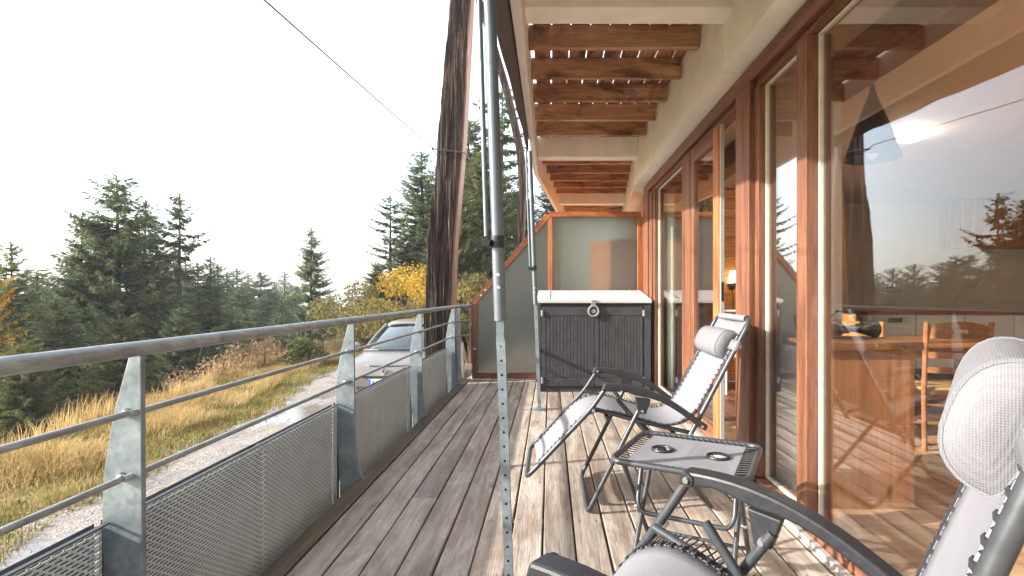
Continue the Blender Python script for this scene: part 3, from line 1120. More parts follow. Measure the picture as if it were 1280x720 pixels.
ring = [(-1.305 + dx, 6.74 + dy, 2.99 - dx * 0.12) for dx, dy in ((-0.212, -0.185), (0.208, -0.185), (0.208, 0.175), (-0.212, 0.175))]
wire.tube(ring, 0.009, 6, closed=True)
wire.tube([wp[0], (-1.50, 6.55, 3.02)], 0.006, 6)
tag(wire.build('steel_cable', M['cable'], smooth=True), 'thin dark cable stretched across the sky to the timber pillar', 'cable')

# ------------------------------------------------------------------ parked car
def build_car(x, y, rz):
    car = thing('parked_car', 'beige hatchback parked on the gravel road behind the railing', 'car', (x, y, -0.87), rz)
    # local: +Y runs from nose to tail, z from the ground
    secs = [  # y, half width, z bottom, z waist, z top, half width at top, crown
        (0.00, 0.60, 0.30, 0.48, 0.60, 0.52, 0.01),
        (0.05, 0.74, 0.24, 0.50, 0.66, 0.62, 0.02),
        (0.18, 0.84, 0.20, 0.55, 0.735, 0.68, 0.03),
        (0.45, 0.88, 0.20, 0.60, 0.80, 0.72, 0.035),
        (0.80, 0.895, 0.20, 0.64, 0.85, 0.74, 0.035),
        (1.12, 0.90, 0.20, 0.67, 0.90, 0.74, 0.03),
        (1.60, 0.90, 0.20, 0.70, 0.93, 0.80, 0.0),
        (2.6, 0.90, 0.20, 0.72, 0.95, 0.80, 0.0),
        (3.6, 0.89, 0.22, 0.74, 0.97, 0.78, 0.0),
        (4.15, 0.84, 0.28, 0.74, 0.98, 0.70, 0.0),
        (4.40, 0.72, 0.36, 0.70, 0.90, 0.58, 0.0)]
    rows = []
    for (yy_, hw, zb, zm, zt, ht, cr) in secs:
        half = [(0, zb), (hw * 0.8, zb), (hw * 0.97, zb + 0.10), (hw, zm - 0.08), (hw, zm), (hw * 0.96, zm + (zt - zm) * 0.5), (ht, zt), (ht * 0.55, zt + cr * 0.8), (0, zt + cr)]
        ringp = [(-a, b) for a, b in half[::-1]][:-1] + half[:]
        rows.append([(a, yy_, b) for a, b in ringp])
    mb = MB().grid(rows)
    m = len(rows[0]); o = len(mb.v)
    mb.f.append(tuple(range(m)))
    mb.f.append(tuple(range(o - 1, o - m - 1, -1)))
    mb.build('body', M['paint'], car, smooth=True, subd=2)
    # roof and pillars
    def ringz(z, y0, y1, hw):
        return [(-hw, y0 + 0.10, z), (-hw * 0.55, y0 + 0.02, z), (0, y0, z), (hw * 0.55, y0 + 0.02, z), (hw, y0 + 0.10, z)], [(-hw, y1, z), (hw, y1, z)]
    roof = []
    for (yy_, hw, z) in ((1.98, 0.50, 1.385), (2.06, 0.56, 1.415), (2.4, 0.585, 1.45), (2.9, 0.58, 1.455), (3.5, 0.56, 1.42), (3.9, 0.53, 1.36)):
        roof.append([(-hw, yy_ + 0.06, z - 0.05), (-hw * 0.85, yy_ + 0.04, z - 0.005), (-hw * 0.4, yy_ + 0.005, z + 0.015), (0, yy_, z + 0.02), (hw * 0.4, yy_ + 0.005, z + 0.015), (hw * 0.85, yy_ + 0.04, z - 0.005), (hw, yy_ + 0.06, z - 0.05)])
    MB().grid(roof).build('roof', M['paint'], car, smooth=True, solid=0.03, subd=1)
    ws = []
    for k in range(7):
        t = k / 6
        z = 0.915 + (1.395 - 0.915) * t
        y0 = 1.10 + 0.90 * t - 0.05 * math.sin(PI * t)
        hw = 0.735 - 0.20 * t
        ws.append([(hw * s, y0 + 0.16 * abs(s) ** 2, z - 0.02 * abs(s)) for s in (-1, -0.75, -0.4, 0, 0.4, 0.75, 1)])
    MB().grid(ws).build('windscreen', M['carglass'], car, smooth=True, solid=0.006)
    for sg in (-1, 1):
        MB().tube([(sg * 0.745, 1.27, 0.89), (sg * 0.65, 1.72, 1.17), (sg * 0.545, 2.13, 1.375)], [0.035, 0.03, 0.03], 8).build('windscreen_pillar', M['paint'], car, smooth=True)
        MB().add([(sg * 0.79, 1.42, 0.94), (sg * 0.80, 2.5, 0.955), (sg * 0.58, 2.5, 1.40), (sg * 0.57, 2.16, 1.37)], [(0, 1, 2, 3)]).build('side_window', M['carglass'], car, solid=0.006)
        MB().add([(sg * 0.80, 2.56, 0.955), (sg * 0.78, 3.6, 0.975), (sg * 0.56, 3.6, 1.37), (sg * 0.58, 2.56, 1.40)], [(0, 1, 2, 3)]).build('side_window', M['carglass'], car, solid=0.006)
        mr = MB()
        mr.lathe([(0.03, -0.05), (0.085, -0.03), (0.095, 0.02), (0.08, 0.06), (0.02, 0.09)], (0, 0, 0), 14, 'Y')
        mr.map(lambda p: Vector((p.x * 1.15 + sg * 0.97, p.y + 1.42, p.z * 0.75 + 0.985)))
        o = mr.build('door_mirror', M['paint'], car, smooth=True)
        MB().tube([(sg * 0.80, 1.44, 0.94), (sg * 0.90, 1.43, 0.965)], 0.02, 6).build('mirror_arm', M['carblack'], o)
        hl = []
        for k in range(5):
            t = k / 4
            hl.append([(sg * (0.50 + 0.31 * t), 0.075 + 0.30 * t ** 2 - 0.004 * 0, 0.585 + 0.075 * t), (sg * (0.50 + 0.33 * t), 0.10 + 0.32 * t ** 2, 0.655 + 0.09 * t), (sg * (0.52 + 0.29 * t), 0.15 + 0.34 * t ** 2, 0.70 + 0.07 * t)])
        MB().grid(hl).build('headlight', glassy_white, car, smooth=True, solid=0.03)
        for wy in (0.86, 3.55):
            w = MB().lathe([(0.20, -0.10), (0.30, -0.10), (0.315, -0.06), (0.315, 0.06), (0.30, 0.10), (0.20, 0.10)], (sg * 0.80, wy, 0.315), 28, 'X').build('wheel', M['tyre'], car, smooth=True)
            MB().lathe([(0.02, -0.02), (0.19, -0.02), (0.205, 0.01), (0.02, 0.012)], (sg * 0.895, wy, 0.315), 20, 'X').build('rim', M['chrome'], w, smooth=True)
    # scuttle, grille, plate, badge
    MB().tube([(-0.70, 1.19, 0.918), (-0.4, 1.07, 0.93), (0, 1.035, 0.935), (0.4, 1.07, 0.93), (0.70, 1.19, 0.918)], 0.018, 6).build('scuttle', M['carblack'], car)
    MB().tube([(-0.66, 0.40, 0.775), (-0.3, 0.155, 0.742), (0, 0.125, 0.742), (0.3, 0.155, 0.742), (0.66, 0.40, 0.775)], 0.008, 6).build('bonnet_gap', M['carblack'], car)
    gr = MB()
    gr.prism([(-0.42, 0.585), (-0.36, 0.548), (0.36, 0.548), (0.42, 0.585)], 'Y', -0.012, 0.06)
    gr.build('upper_grille', M['carblack'], car)
    gl = MB().prism([(-0.48, 0.40), (-0.40, 0.25), (0.40, 0.25), (0.48, 0.40)], 'Y', -0.010, 0.06).build('lower_grille', M['carblack'], car)
    for k in range(4):
        MB().box(-0.43, 0.43, -0.018, -0.010, 0.275 + 0.032 * k, 0.284 + 0.032 * k).build('grille_bar', M['boxtrim'], gl)
    pl = MB().box(-0.26, 0.26, -0.030, -0.013, 0.425, 0.535).build('number_plate', M['plate'], car)
    MB().box(-0.258, -0.218, -0.0325, -0.0302, 0.427, 0.533).build('plate_band', M['plateblue'], pl)
    fc = bpy.data.curves.new('plate_text', 'FONT')
    fc.body = 'AQ-31'
    fc.size = 0.105
    fc.extrude = 0.001
    to = bpy.data.objects.new('plate_text_tmp', fc)
    COL.objects.link(to)
    dg = bpy.context.evaluated_depsgraph_get()
    me = bpy.data.meshes.new_from_object(to.evaluated_get(dg))
    me.name = 'plate_lettering'
    COL.objects.unlink(to)
    bpy.data.objects.remove(to)
    me.materials.clear()
    me.materials.append(M['carblack'])
    tx = bpy.data.objects.new('plate_lettering', me)
    COL.objects.link(tx)
    tx.parent = pl
    tx.rotation_euler = (PI / 2, 0, 0)
    tx.location = (-0.205, -0.0318, 0.442)
    bd = MB()
    dia = [(0, 0.06), (0.046, 0), (0, -0.06), (-0.046, 0)]
    inn = [(0, 0.032), (0.022, 0), (0, -0.032), (-0.022, 0)]
    for k in range(4):
        j = (k + 1) % 4
        f = [(*dia[k],), (*dia[j],), (*inn[j],), (*inn[k],)]
        bd.prism([(a, b + 0.665) for a, b in f], 'Y', -0.012, 0.05)
    bd.build('badge', M['chrome'], car)
    # inside: dash and seats give the screen something to look into
    MB().box(-0.66, 0.66, 1.42, 1.72, 0.70, 0.93).build('dashboard', M['carblack'], car, bevel=0.04)
    for sg in (-1, 1):
        s = MB().box(sg * 0.36 - 0.24, sg * 0.36 + 0.24, 2.55, 2.72, 0.45, 1.08).build('seat', M['boxdark'], car, bevel=0.05)
        MB().box(sg * 0.36 - 0.13, sg * 0.36 + 0.13, 2.60, 2.70, 1.10, 1.26).build('headrest', M['boxdark'], s, bevel=0.04)
    st = MB()
    st.tube([(0.36 + 0.18 * math.cos(a), 1.86 - 0.06 * math.sin(a), 0.97 + 0.17 * math.sin(a)) for a in np.linspace(0, 2 * PI, 24)[:-1]], 0.014, 6, closed=True)
    st.build('steering_wheel', M['carblack'], car)
    MB().box(-0.10, 0.10, 1.93, 1.95, 1.27, 1.33).build('rear_mirror', M['carblack'], car, bevel=0.008)
    return car
glassy_white = plain('headlight glass', (0.62, 0.64, 0.66), 0.1, 0.3, 0.1, 20, Coat_Weight=1.0, Coat_Roughness=0.02)
build_car(-2.93, 9.0, math.radians(2.0))

# ------------------------------------------------------------------ building
B = thing('apartment_building', 'timber and cream concrete apartment facade with large glazed bays and a slatted balcony above', 'building', (1.25, 0, 0))
OFF = Vector((-1.25, 0, 0))
TURN = math.tan(math.radians(6.0))
def bend(p):
    x = p.x + (max(0.0, p.y - 6.62) * TURN)
    return Vector((x, p.y, p.z))
def loc(mb, turn=True):
    return mb.map(lambda p: (bend(p) if turn else p) + OFF)
def part(mb, name, mat, parent=B, **kw):
    return loc(mb).build(name, mat, parent, **kw)

BAYS = [(-3.35, -0.14), (-0.14, 3.07), (3.07, 6.40), (6.40, 9.72), (9.72, 13.0)]
ZJ = 2.95          # joist bottom
for a, b in BAYS:
    part(MB().box(-0.215, -0.16, a + 0.19, b + 0.187, 2.70, 3.22), 'edge_beam', M['cream'], bevel=0.006)
    part(MB().box(-0.158, 1.34, a, a + 0.19, 2.87, 3.12), 'cross_beam', M['cream'], bevel=0.006)
    # fascia lintel above the glazing with a lower lip
    part(MB().prism([(1.08, 2.56), (1.45, 2.545), (1.45, 3.11), (1.10, 3.11)], 'Y', a + 0.192, b - 0.002) if b <= 6.5 else MB().prism([(1.08, 2.56), (1.45, 2.545), (1.45, 3.11), (1.10, 3.11)], 'Y', a + 0.192, b - 0.002), 'fascia', M['cream'])
    part(MB().box(1.102, 1.45, a, a + 0.19, 2.56, 2.868), 'fascia', M['cream'])
    n = 5
    for k in range(n):
        y = a + 0.66 + 0.515 * k
        part(MB().box(-0.158, 1.082, y, y + 0.052, ZJ, ZJ + 0.165), 'joist', M['joist'], bevel=0.003)
for k in range(9):
    x0 = -0.13 + 0.144 * k
    for a, b in ((-3.3, 3.16), (3.163, 6.50), (6.503, 13.0)):
        mb = MB()
        ny = 6
        for i in range(ny):
            y0, y1 = a + (b - a) * i / ny, a + (b - a) * (i + 1) / ny
            mb.box(x0, x0 + 0.131, y0, y1, ZJ + 0.168, ZJ + 0.198)
        part(mb, 'ceiling_board', M['board'])
# storey above, so the light is shut off as it is in the place
part(MB().box(1.30, 1.60, -3.3, 13.0, 3.16, 5.9), 'upper_wall', M['cream'])
part(MB().box(-0.213, -0.16, -3.3, 13.0, 3.24, 3.30), 'balcony_kerb', M['greyconc'])

# window timberwork.  X: outer face 1.22, glass 1.285
XF, XB = 1.22, 1.34
ZH = 2.45
part(MB().box(XF - 0.01, XB, -1.6, 6.68, 2.44, 2.542), 'head_rail', M['frame_y'], bevel=0.004)
part(MB().box(XF + 0.022, XB - 0.02, -1.6, 6.68, 2.395, 2.437), 'head_rail', M['frame_y'], bevel=0.004)
part(MB().box(XF + 0.0, XB, -1.6, 3.036, -0.03, 0.062), 'sill', M['frame_y'], bevel=0.004)
part(MB().box(XF + 0.0, XB, 4.49, 6.68, -0.03, 0.062), 'sill', M['frame_y'], bevel=0.004)
part(MB().box(XF - 0.035, XF - 0.003, -1.6, 3.03, -0.02, 0.022), 'threshold', M['alu'], bevel=0.003)
part(MB().box(XF - 0.035, XB, 3.32, 4.488, -0.02, 0.018), 'threshold', M['alu'], bevel=0.003)
def upright(y0, y1, x0=XF, x1=XB, z0=0.064, z1=2.393, name='mullion', mat='frame'):
    return part(MB().box(x0, x1, y0, y1, z0, z1), name, M[mat], bevel=0.004)
upright(3.10, 3.32, XF - 0.02, XB, -0.02, 2.436, 'post')
upright(3.04, 3.097, XF + 0.015, XB)
upright(2.44, 2.54)
upright(2.545, 2.57, XF + 0.03, XB - 0.02)
upright(0.42, 0.54)
upright(4.49, 4.75)
upright(6.05, 6.13, XF + 0.01, XB)
upright(6.14, 6.30, XF - 0.005, XB)
upright(6.32, 6.68, XF - 0.02, XB, -0.02, 2.436, 'post')

def window(y0, y1, label, bead=0.011):
    w = MB()
    f = part(MB().box(1.276, 1.298, y0, y0 + bead, 0.066, 2.392), 'window_bead', M['seal'])
    for (a, b, c, d) in ((y1 - bead, y1, 0.066, 2.392), (y0 + bead + .001, y1 - bead - .001, 0.066, 0.066 + bead), (y0 + bead + .001, y1 - bead - .001, 2.392 - bead, 2.392)):
        part(MB().box(1.276, 1.298, a, b, c, d), 'window_bead', M['seal'])
    part(MB().box(1.285, 1.2915, y0 + bead - 0.006, y1 - bead + 0.006, 0.066 + bead - .006, 2.392 - bead + .006), 'window_pane', M['glass'])
window(0.542, 2.438, 'large')
window(2.572, 3.038, 'narrow')
window(4.752, 6.048, 'curtained')
window(-1.5, 0.418, 'behind')
# sliding leaf, pushed half open
leafx0, leafx1 = 1.225, 1.272
sl = part(MB().box(leafx0, leafx1, 3.74, 3.86, 0.03, 2.39), 'sliding_door', M['screen_z'], bevel=0.004)
loc(MB().box(leafx0, leafx1, 4.38, 4.487, 0.03, 2.39)).build('door_stile', M['frame'], sl, bevel=0.004)
loc(MB().box(leafx0, leafx1, 3.862, 4.378, 0.03, 0.14)).build('door_rail', M['frame_y'], sl, bevel=0.004)
loc(MB().box(leafx0, leafx1, 3.862, 4.378, 2.28, 2.39)).build('door_rail', M['frame_y'], sl, bevel=0.004)
loc(MB().box(1.245, 1.2515, 3.855, 4.385, 0.135, 2.285)).build('door_pane', M['glass'], sl)
loc(MB().box(leafx0 + 0.012, leafx1 - 0.008, 3.722, 3.738, 0.03, 2.39)).build('door_seal', M['alu'], sl)
loc(MB().box(leafx0 + 0.018, leafx1 - 0.014, 3.716, 3.7215, 1.10, 1.24)).build('door_lock', M['carblack'], sl)
# gable post in next bay
part(MB().box(1.24, 1.36, 6.98, 12.8, 0.0, 2.5), 'neighbour_wall', M['pine_z'])

# rooms behind the glass
def setting(mb, name, mat, **kw):
    o = mb.build(name, mat, **kw)
    tag(o, kind='structure')
    return o
fl = setting(MB().box(1.345, 8.2, -3.0, 9.0, -0.10, -0.012), 'room_floor', M['frame_y'])
xw = 1.345
for k in range(40):
    y0 = -2.95 + 0.19 * k
    if y0 > 8.8: break
    MB().box(1.346, 8.19, y0 + 0.001, y0 + 0.188, -0.011, 0.0).build('floor_board', M['floorwood'], fl)
setting(MB().box(1.345, 8.4, -3.0, 9.1, 2.56, 2.66), 'room_ceiling', M['beige'])
setting(MB().box(8.2, 8.4, -3.0, 9.0, 0.0, 2.555), 'side_wall', M['whiteflat'])
setting(MB().box(1.46, 8.4, -3.3, -3.02, 0.0, 2.555), 'near_wall', M['whiteflat'])
setting(MB().box(3.902, 8.2, 7.9, 8.05, 0.0, 2.555), 'kitchen_wall', M['tile'])
setting(MB().box(1.36, 1.80, 3.16, 3.34, 0.0, 2.555), 'partition', M['white'])
setting(MB().box(3.75, 3.9, 6.862, 8.05, 0.0, 2.555), 'partition', M['whiteflat'])
pw = setting(MB().box(1.35, 3.9, 6.80, 6.86, 0.0, 2.555), 'pine_wall', M['frame_y'])
for k in range(20):
    z0 = 0.005 + 0.127 * k
    MB().box(1.352, 3.898, 6.78, 6.799, z0, z0 + 0.1235).build('pine_board', M['pine_x'], pw, bevel=0.003)
cb = MB().beam((1.75, -2.9, 2.45), (1.75, 6.77, 2.45), 0.16, 0.21).build('ceiling_beam', M['frame_y'], bevel=0.005)
tag(cb, kind='structure')
tag(MB().beam((2.0, 2.0, 2.52), (8.1, 2.0, 2.52), 0.05, 0.045).build('ceiling_batten', M['frame_y']), kind='structure')

# breakfast counter
ct = thing('kitchen_counter', 'wooden breakfast counter behind the glass by the white partition', 'counter', (1.42, 2.74, 0))
MB().box(0.03, 0.53, 0.0, 0.035, 0.0, 0.85).build('end_panel', M['counter'], ct, bevel=0.002)
MB().box(0.03, 0.055, 0.037, 0.41, 0.0, 0.85).build('side_panel', M['counter'], ct)
MB().box(0.0, 0.56, -0.03, 0.415, 0.852, 0.895).build('worktop', M['brownwood'], ct, bevel=0.004)
MB().box(-0.03, 0.026, 0.06, 0.40, 0.0, 0.85).build('white_panel', M['whiteflat'], ct)
bag = thing('black_bag', 'soft black bag lying on the wooden counter', 'bag', (1.66, 2.98, 0.895))
bg = []
for i in range(9):
    t = i / 8
    bg.append([(-0.2 + 0.42 * t, 0.11 * math.cos(a) * (0.7 + 0.3 * math.sin(PI * t)), max(0.0, 0.055 + 0.055 * math.sin(a) * (0.7 + 0.4 * math.sin(t * 7)))) for a in np.linspace(0, 2 * PI, 13)])
MB().grid(bg).build('pouch', M['black'], bag, smooth=True)
MB().tube([(-0.1, -0.05, 0.09), (-0.04, -0.07, 0.16), (0.08, -0.07, 0.15), (0.13, -0.05, 0.08)], 0.008, 6).build('strap', M['black'], bag)

# dining table and chairs
dt = thing('dining_table', 'brown wooden dining table behind the breakfast counter', 'table', (3.25, 4.55, 0))
MB().box(-0.75, 0.75, -0.42, 0.42, 0.715, 0.75).build('tabletop', M['brownwood'], dt, bevel=0.006)
MB().box(-0.66, 0.66, -0.35, 0.35, 0.63, 0.714).build('apron', M['brownwood'], dt)
for sx in (-1, 1):
    for sy in (-1, 1):
        MB().box(sx * 0.66 - 0.035, sx * 0.66 + 0.035, sy * 0.34 - 0.035, sy * 0.34 + 0.035, 0.0, 0.629).build('leg', M['brownwood'], dt)

def dining_chair(label, loc_, rz, mat):
    c = thing('dining_chair', label, 'chair', loc_, rz, 'wooden dining chairs')
    # faces +Y, the back at -Y
    for sx in (-1, 1):
        MB().tube([(sx * 0.19, -0.19, 0.0), (sx * 0.19, -0.18, 0.45), (sx * 0.20, -0.245, 0.95)], 0.0185, 8).build('leg', M[mat], c, smooth=True)
        MB().tube([(sx * 0.185, 0.19, 0.0), (sx * 0.18, 0.18, 0.44)], 0.018, 8).build('leg', M[mat], c, smooth=True)
        MB().tube([(sx * 0.19, -0.18, 0.20), (sx * 0.182, 0.18, 0.20)], 0.010, 6).build('stretcher', M[mat], c)
    MB().tube([(-0.185, 0.185, 0.27), (0.185, 0.185, 0.27)], 0.010, 6).build('stretcher', M[mat], c)
    MB().box(-0.21, 0.21, -0.165, 0.215, 0.44, 0.465).build('seat', M['straw_seat'], c, bevel=0.01)
    # top slat with its hand slot, arched
    sl_ = MB()
    N_ = 16
    for k in range(N_):
        a, b = -0.185 + 0.37 * k / N_, -0.185 + 0.37 * (k + 1) / N_
        za, zb2 = 0.955 - 0.9 * a * a, 0.955 - 0.9 * b * b
        yy1 = lambda q: -0.235 - 0.05 * (1 - (q / 0.19) ** 2)
        def cell(lo_a, hi_a, lo_b, hi_b):
            sl_.add([(a, yy1(a), lo_a), (b, yy1(b), lo_b), (b, yy1(b), hi_b), (a, yy1(a), hi_a), (a, yy1(a) + .016, lo_a), (b, yy1(b) + .016, lo_b), (b, yy1(b) + .016, hi_b), (a, yy1(a) + .016, hi_a)],
                    [(0, 1, 2, 3), (7, 6, 5, 4), (0, 4, 5, 1), (3, 2, 6, 7), (0, 3, 7, 4), (1, 5, 6, 2)])
        if abs((a + b) / 2) < 0.05:
            cell(0.83, 0.872, 0.83, 0.872)
            cell(0.90, za, 0.90, zb2)
        else:
            cell(0.83, za, 0.83, zb2)
    sl_.build('top_slat', M[mat], c)
    for z in (0.60, 0.71):
        s = MB()
        s.grid([[(x, -0.195 - (z - 0.45) * 0.13 - 0.03 * (1 - (x / 0.19) ** 2) + dy, z + dz) for x in np.linspace(-0.185, 0.185, 9)] for dy, dz in ((0, -0.022), (0, 0.022), (0.014, 0.022), (0.014, -0.022), (0, -0.022))])
        s.build('slat', M[mat], c)
    return c
M['straw_seat'] = plain('woven straw seat', (0.42, 0.26, 0.10), 0.8, 0, 0.2, 80, 0.5)
dining_chair('brown ladder-back chair standing right of the counter with its back to the window', (2.98, 3.90, 0), math.radians(-14), 'brownwood')
dining_chair('honey wood chair half hidden behind the counter and bag', (2.35, 4.05, 0), math.radians(-25), 'chairwood')
dining_chair('honey wood chair at the kitchen side of the dining table', (3.72, 4.0, 0), math.radians(20), 'chairwood')
dining_chair('honey wood chair at the far side of the dining table', (3.0, 5.25, 0), math.radians(170), 'chairwood')

# kitchen run
kt = thing('kitchen_units', 'white kitchen base units with a red worktop along the back wall', 'kitchen units', (4.7, 7.55, 0))
MB().box(-0.2, 3.4, -0.30, 0.34, 0.86, 0.90).build('worktop', M['red'], kt, bevel=0.004)
for k in range(5):
    MB().box(-0.19 + 0.7 * k, 0.49 + 0.7 * k, -0.27, 0.33, 0.10, 0.858).build('base_cabinet', M['whiteflat'], kt, bevel=0.004)
MB().box(-0.12, 0.42, -0.278, -0.271, 0.74, 0.83).build('control_panel', M['alu'], kt)
MB().box(0.10, 0.30, -0.283, -0.279, 0.755, 0.815).build('display', M['carblack'], kt)
uc = thing('wall_cupboards', 'pine wall cupboards hanging above the kitchen tiles', 'cupboards', (6.0, 7.7, 1.85))
for k in range(3):
    MB().box(0.7 * k, 0.69 + 0.7 * k, -0.17, 0.195, 0.0, 0.69).build('cupboard', M['pine_z'], uc, bevel=0.004)
t = NT('lit opal glass')
em = t.n('Emission')
em.inputs['Color'].default_value = (1.0, 0.86, 0.68, 1)
em.inputs['Strength'].default_value = 42.0
t.l(em.outputs[0], t.out.inputs['Surface'])
lampglow = t.m
pn = thing('pendant_lamp', 'dark pointed conical lamp hanging under the living room ceiling behind the glass', 'lamp', (2.15, 3.42, 2.555))
MB().lathe([(0.012, -0.005), (0.02, -0.06), (0.10, -0.28), (0.17, -0.50), (0.165, -0.50), (0.095, -0.28), (0.008, -0.03)], (0, 0, 0), 28).build('shade', M['carblack'], pn, smooth=True)
MB().lathe([(0.02, -0.40), (0.045, -0.46), (0.02, -0.50)], (0, 0, 0), 14).build('bulb', M['whiteflat'], pn, smooth=True)
cl = thing('ceiling_lamp', 'round lit ceiling lamp in the living room', 'lamp', (3.15, 4.5, 2.56))
MB().lathe([(0.115, 0.0), (0.12, -0.02), (0.10, -0.05), (0.055, -0.065), (0.01, -0.07)], (0, 0, 0), 24).build('shade', lampglow, cl, smooth=True)
t = NT('lit cream lamp shade')
em = t.n('Emission')
em.inputs['Color'].default_value = (1.0, 0.80, 0.56, 1)
em.inputs['Strength'].default_value = 2.2
t.l(em.outputs[0], t.out.inputs['Surface'])
M['lampshade'] = t.m
wl = thing('wall_lamp', 'small lit cream-shaded lamp on the pine wall seen through the open door', 'lamp', (2.40, 6.78, 1.27))
MB().lathe([(0.06, 0.0), (0.09, -0.16), (0.087, -0.16), (0.057, 0.0)], (0, -0.12, 0.19), 20).build('shade', M['lampshade'], wl, smooth=True)
MB().tube(fillet([(0, 0, 0.0), (0, -0.10, -0.02), (0, -0.12, 0.06)], 0.03), 0.012, 8).build('arm', M['black'], wl)
MB().lathe([(0.055, -0.02), (0.055, 0.0)], (0, 0, 0), 16, 'Y').build('base', M['black'], wl)
MB().tube([(0.0, -0.02, -0.03), (0.02, -0.015, -0.3), (0.0, -0.015, -0.6)], 0.004, 5).build('cord', M['black'], wl)
wc = thing('white_chair', 'white chair back just inside the open door', 'chair', (2.16, 6.2, 0))
MB().tube(fillet([(-0.15, 0, 0), (-0.15, 0, 0.95), (0.15, 0, 0.95), (0.15, 0, 0)], 0.04), 0.014, 8).build('back_frame', M['whiteflat'], wc, smooth=True)
MB().box(-0.16, 0.16, -0.34, 0.02, 0.43, 0.46).build('seat', M['whiteflat'], wc)
for sx in (-1, 1):
    MB().tube([(sx * 0.14, -0.32, 0.0), (sx * 0.14, -0.32, 0.43)], 0.014, 8).build('leg', M['whiteflat'], wc)
# curtain behind the far window
cu = MB()
rows = []
for i in range(61):
    t = i / 60
    y = 6.02 + 0.62 * t
    rows.append([(1.43 + 0.045 * math.sin(t * 36), y, z) for z in np.linspace(0.03, 2.40, 6)])
cu.grid(rows)
tag(cu.build('curtain', M['curtain'], smooth=True, solid=0.004), 'pale green curtain hanging inside the far window', 'curtain')

# ------------------------------------------------------------------ privacy screen
YS = 6.90
sc = thing('privacy_screen', 'orange timber screen with frosted glass panes at the deck end', 'screen', (0, YS, 0))
def bar(a, b, w, d, mat, name='frame_rail'):
    MB().beam((a[0], 0, a[1]), (b[0], 0, b[1]), d, w, up=(0, 0, 1)) if False else None
    A, Bp = Vector((a[0], 0, a[1])), Vector((b[0], 0, b[1]))
    dirv = (Bp - A).normalized()
    nrm = Vector((-dirv.z, 0, dirv.x))
    mb = MB()
    vs = []
    for y in (-d / 2, d / 2):
        for p, s in ((A, -1), (Bp, -1), (Bp, 1), (A, 1)):
            q = p + nrm * (s * w / 2)
            vs.append((q.x, y, q.z))
    mb.add(vs, [(0, 1, 2, 3), (7, 6, 5, 4), (0, 4, 5, 1), (1, 5, 6, 2), (2, 6, 7, 3), (3, 7, 4, 0)])
    return mb.build(name, M[mat], sc, bevel=0.004)
bar((-1.015, 0.02), (-1.015, 1.01), 0.07, 0.075, 'screen_dark')
bar((-1.03, 1.03), (-0.028, 2.215), 0.075, 0.072, 'screen_x')
bar((-0.022, 2.225), (1.215, 2.225), 0.072, 0.069, 'screen_x')
bar((1.215, 0.02), (1.215, 2.187), 0.085, 0.072, 'screen_z')
bar((0.0, 0.092), (0.0, 2.187), 0.062, 0.066, 'screen_z', 'mullion')
bar((-0.978, 0.055), (-0.033, 0.055), 0.07, 0.069, 'screen_dark')
bar((0.033, 0.055), (1.17, 0.055), 0.07, 0.069, 'screen_dark')
MB().prism([(-0.985, 0.085), (-0.027, 0.085), (-0.027, 2.14), (-0.06, 2.12), (-0.985, 1.03)], 'Y', -0.006, 0.006).build('frosted_pane', M['frosted'], sc)
MB().box(0.027, 1.178, -0.006, 0.006, 0.085, 2.195).build('frosted_pane', M['frosted'], sc)
for (x, z) in ((-1.015, 0.42), (-0.87, 1.21), (-0.93, 1.14)):
    MB().lathe([(0.014, -0.012), (0.016, 0.0)], (x, -0.036, z), 10, 'Y').build('screw', M['bolt'], sc)

cp = thing('wooden_cupboard', 'orange wooden cupboard, a blurred glow behind the frosted glass', 'cupboard', (1.02, 7.65, -0.004), math.radians(-38))
MB().box(-0.34, 0.40, -0.25, 0.25, 0.0, 1.95).build('cupboard_body', plain('orange varnished wood', (0.62, 0.20, 0.045), 0.5), cp, bevel=0.005)
MB().box(-0.315, -0.302, -0.24, 0.24, 0.04, 1.70).build('cupboard_door', M['screen_z'], cp)

# ------------------------------------------------------------------ storage box
sb = thing('storage_box', 'dark grey plastic storage box with pale lid by the screen', 'storage box', (0.517, 6.03, 0))
hw = 0.655
MB().box(-hw, hw, 0.022, 0.72, 0.03, 1.04).build('body', M['boxdark'], sb, bevel=0.012)
for sx in (-1, 1):
    door = MB()
    x0, x1 = (-hw + 0.035, -0.004) if sx < 0 else (0.004, hw - 0.085)
    door.box(x0, x1, 0.0, 0.020, 0.07, 1.00)
    d = door.build('door', M['boxdark'], sb, bevel=0.004)
    fr = MB()
    fr.box(x0, x1, -0.012, -0.001, 0.90, 1.0)
    fr.box(x0, x1, -0.012, -0.001, 0.07, 0.17)
    fr.box(x0, x0 + 0.05, -0.012, -0.001, 0.172, 0.898)
    fr.box(x1 - 0.03, x1, -0.012, -0.001, 0.172, 0.898)
    fr.build('door_frame', M['boxdark'], d, bevel=0.003)
    a, b = x0 + 0.054, x1 - 0.034
    ns = 13
    for k in range(ns):
        w = (b - a) / ns
        MB().box(a + k * w + 0.0025, a + (k + 1) * w - 0.0025, -0.009 + random.uniform(-.001, .001), -0.001, 0.174, 0.896).build('slat', M['boxdark'], d)
    for z in (0.14, 0.93):
        hx = x0 + 0.008 if sx < 0 else x1 + 0.012
        MB().cyl((hx, -0.016, z - 0.035), (hx, -0.016, z + 0.035), 0.016, 10).build('hinge', M['boxtrim'], d, smooth=True)
MB().box(-hw - 0.012, -hw + 0.03, -0.006, 0.30, 0.0, 1.03).build('corner_post', M['boxdark'], sb, bevel=0.006)
MB().box(hw - 0.075, hw + 0.012, -0.006, 0.30, 0.0, 1.03).build('corner_post', M['boxdark'], sb, bevel=0.006)
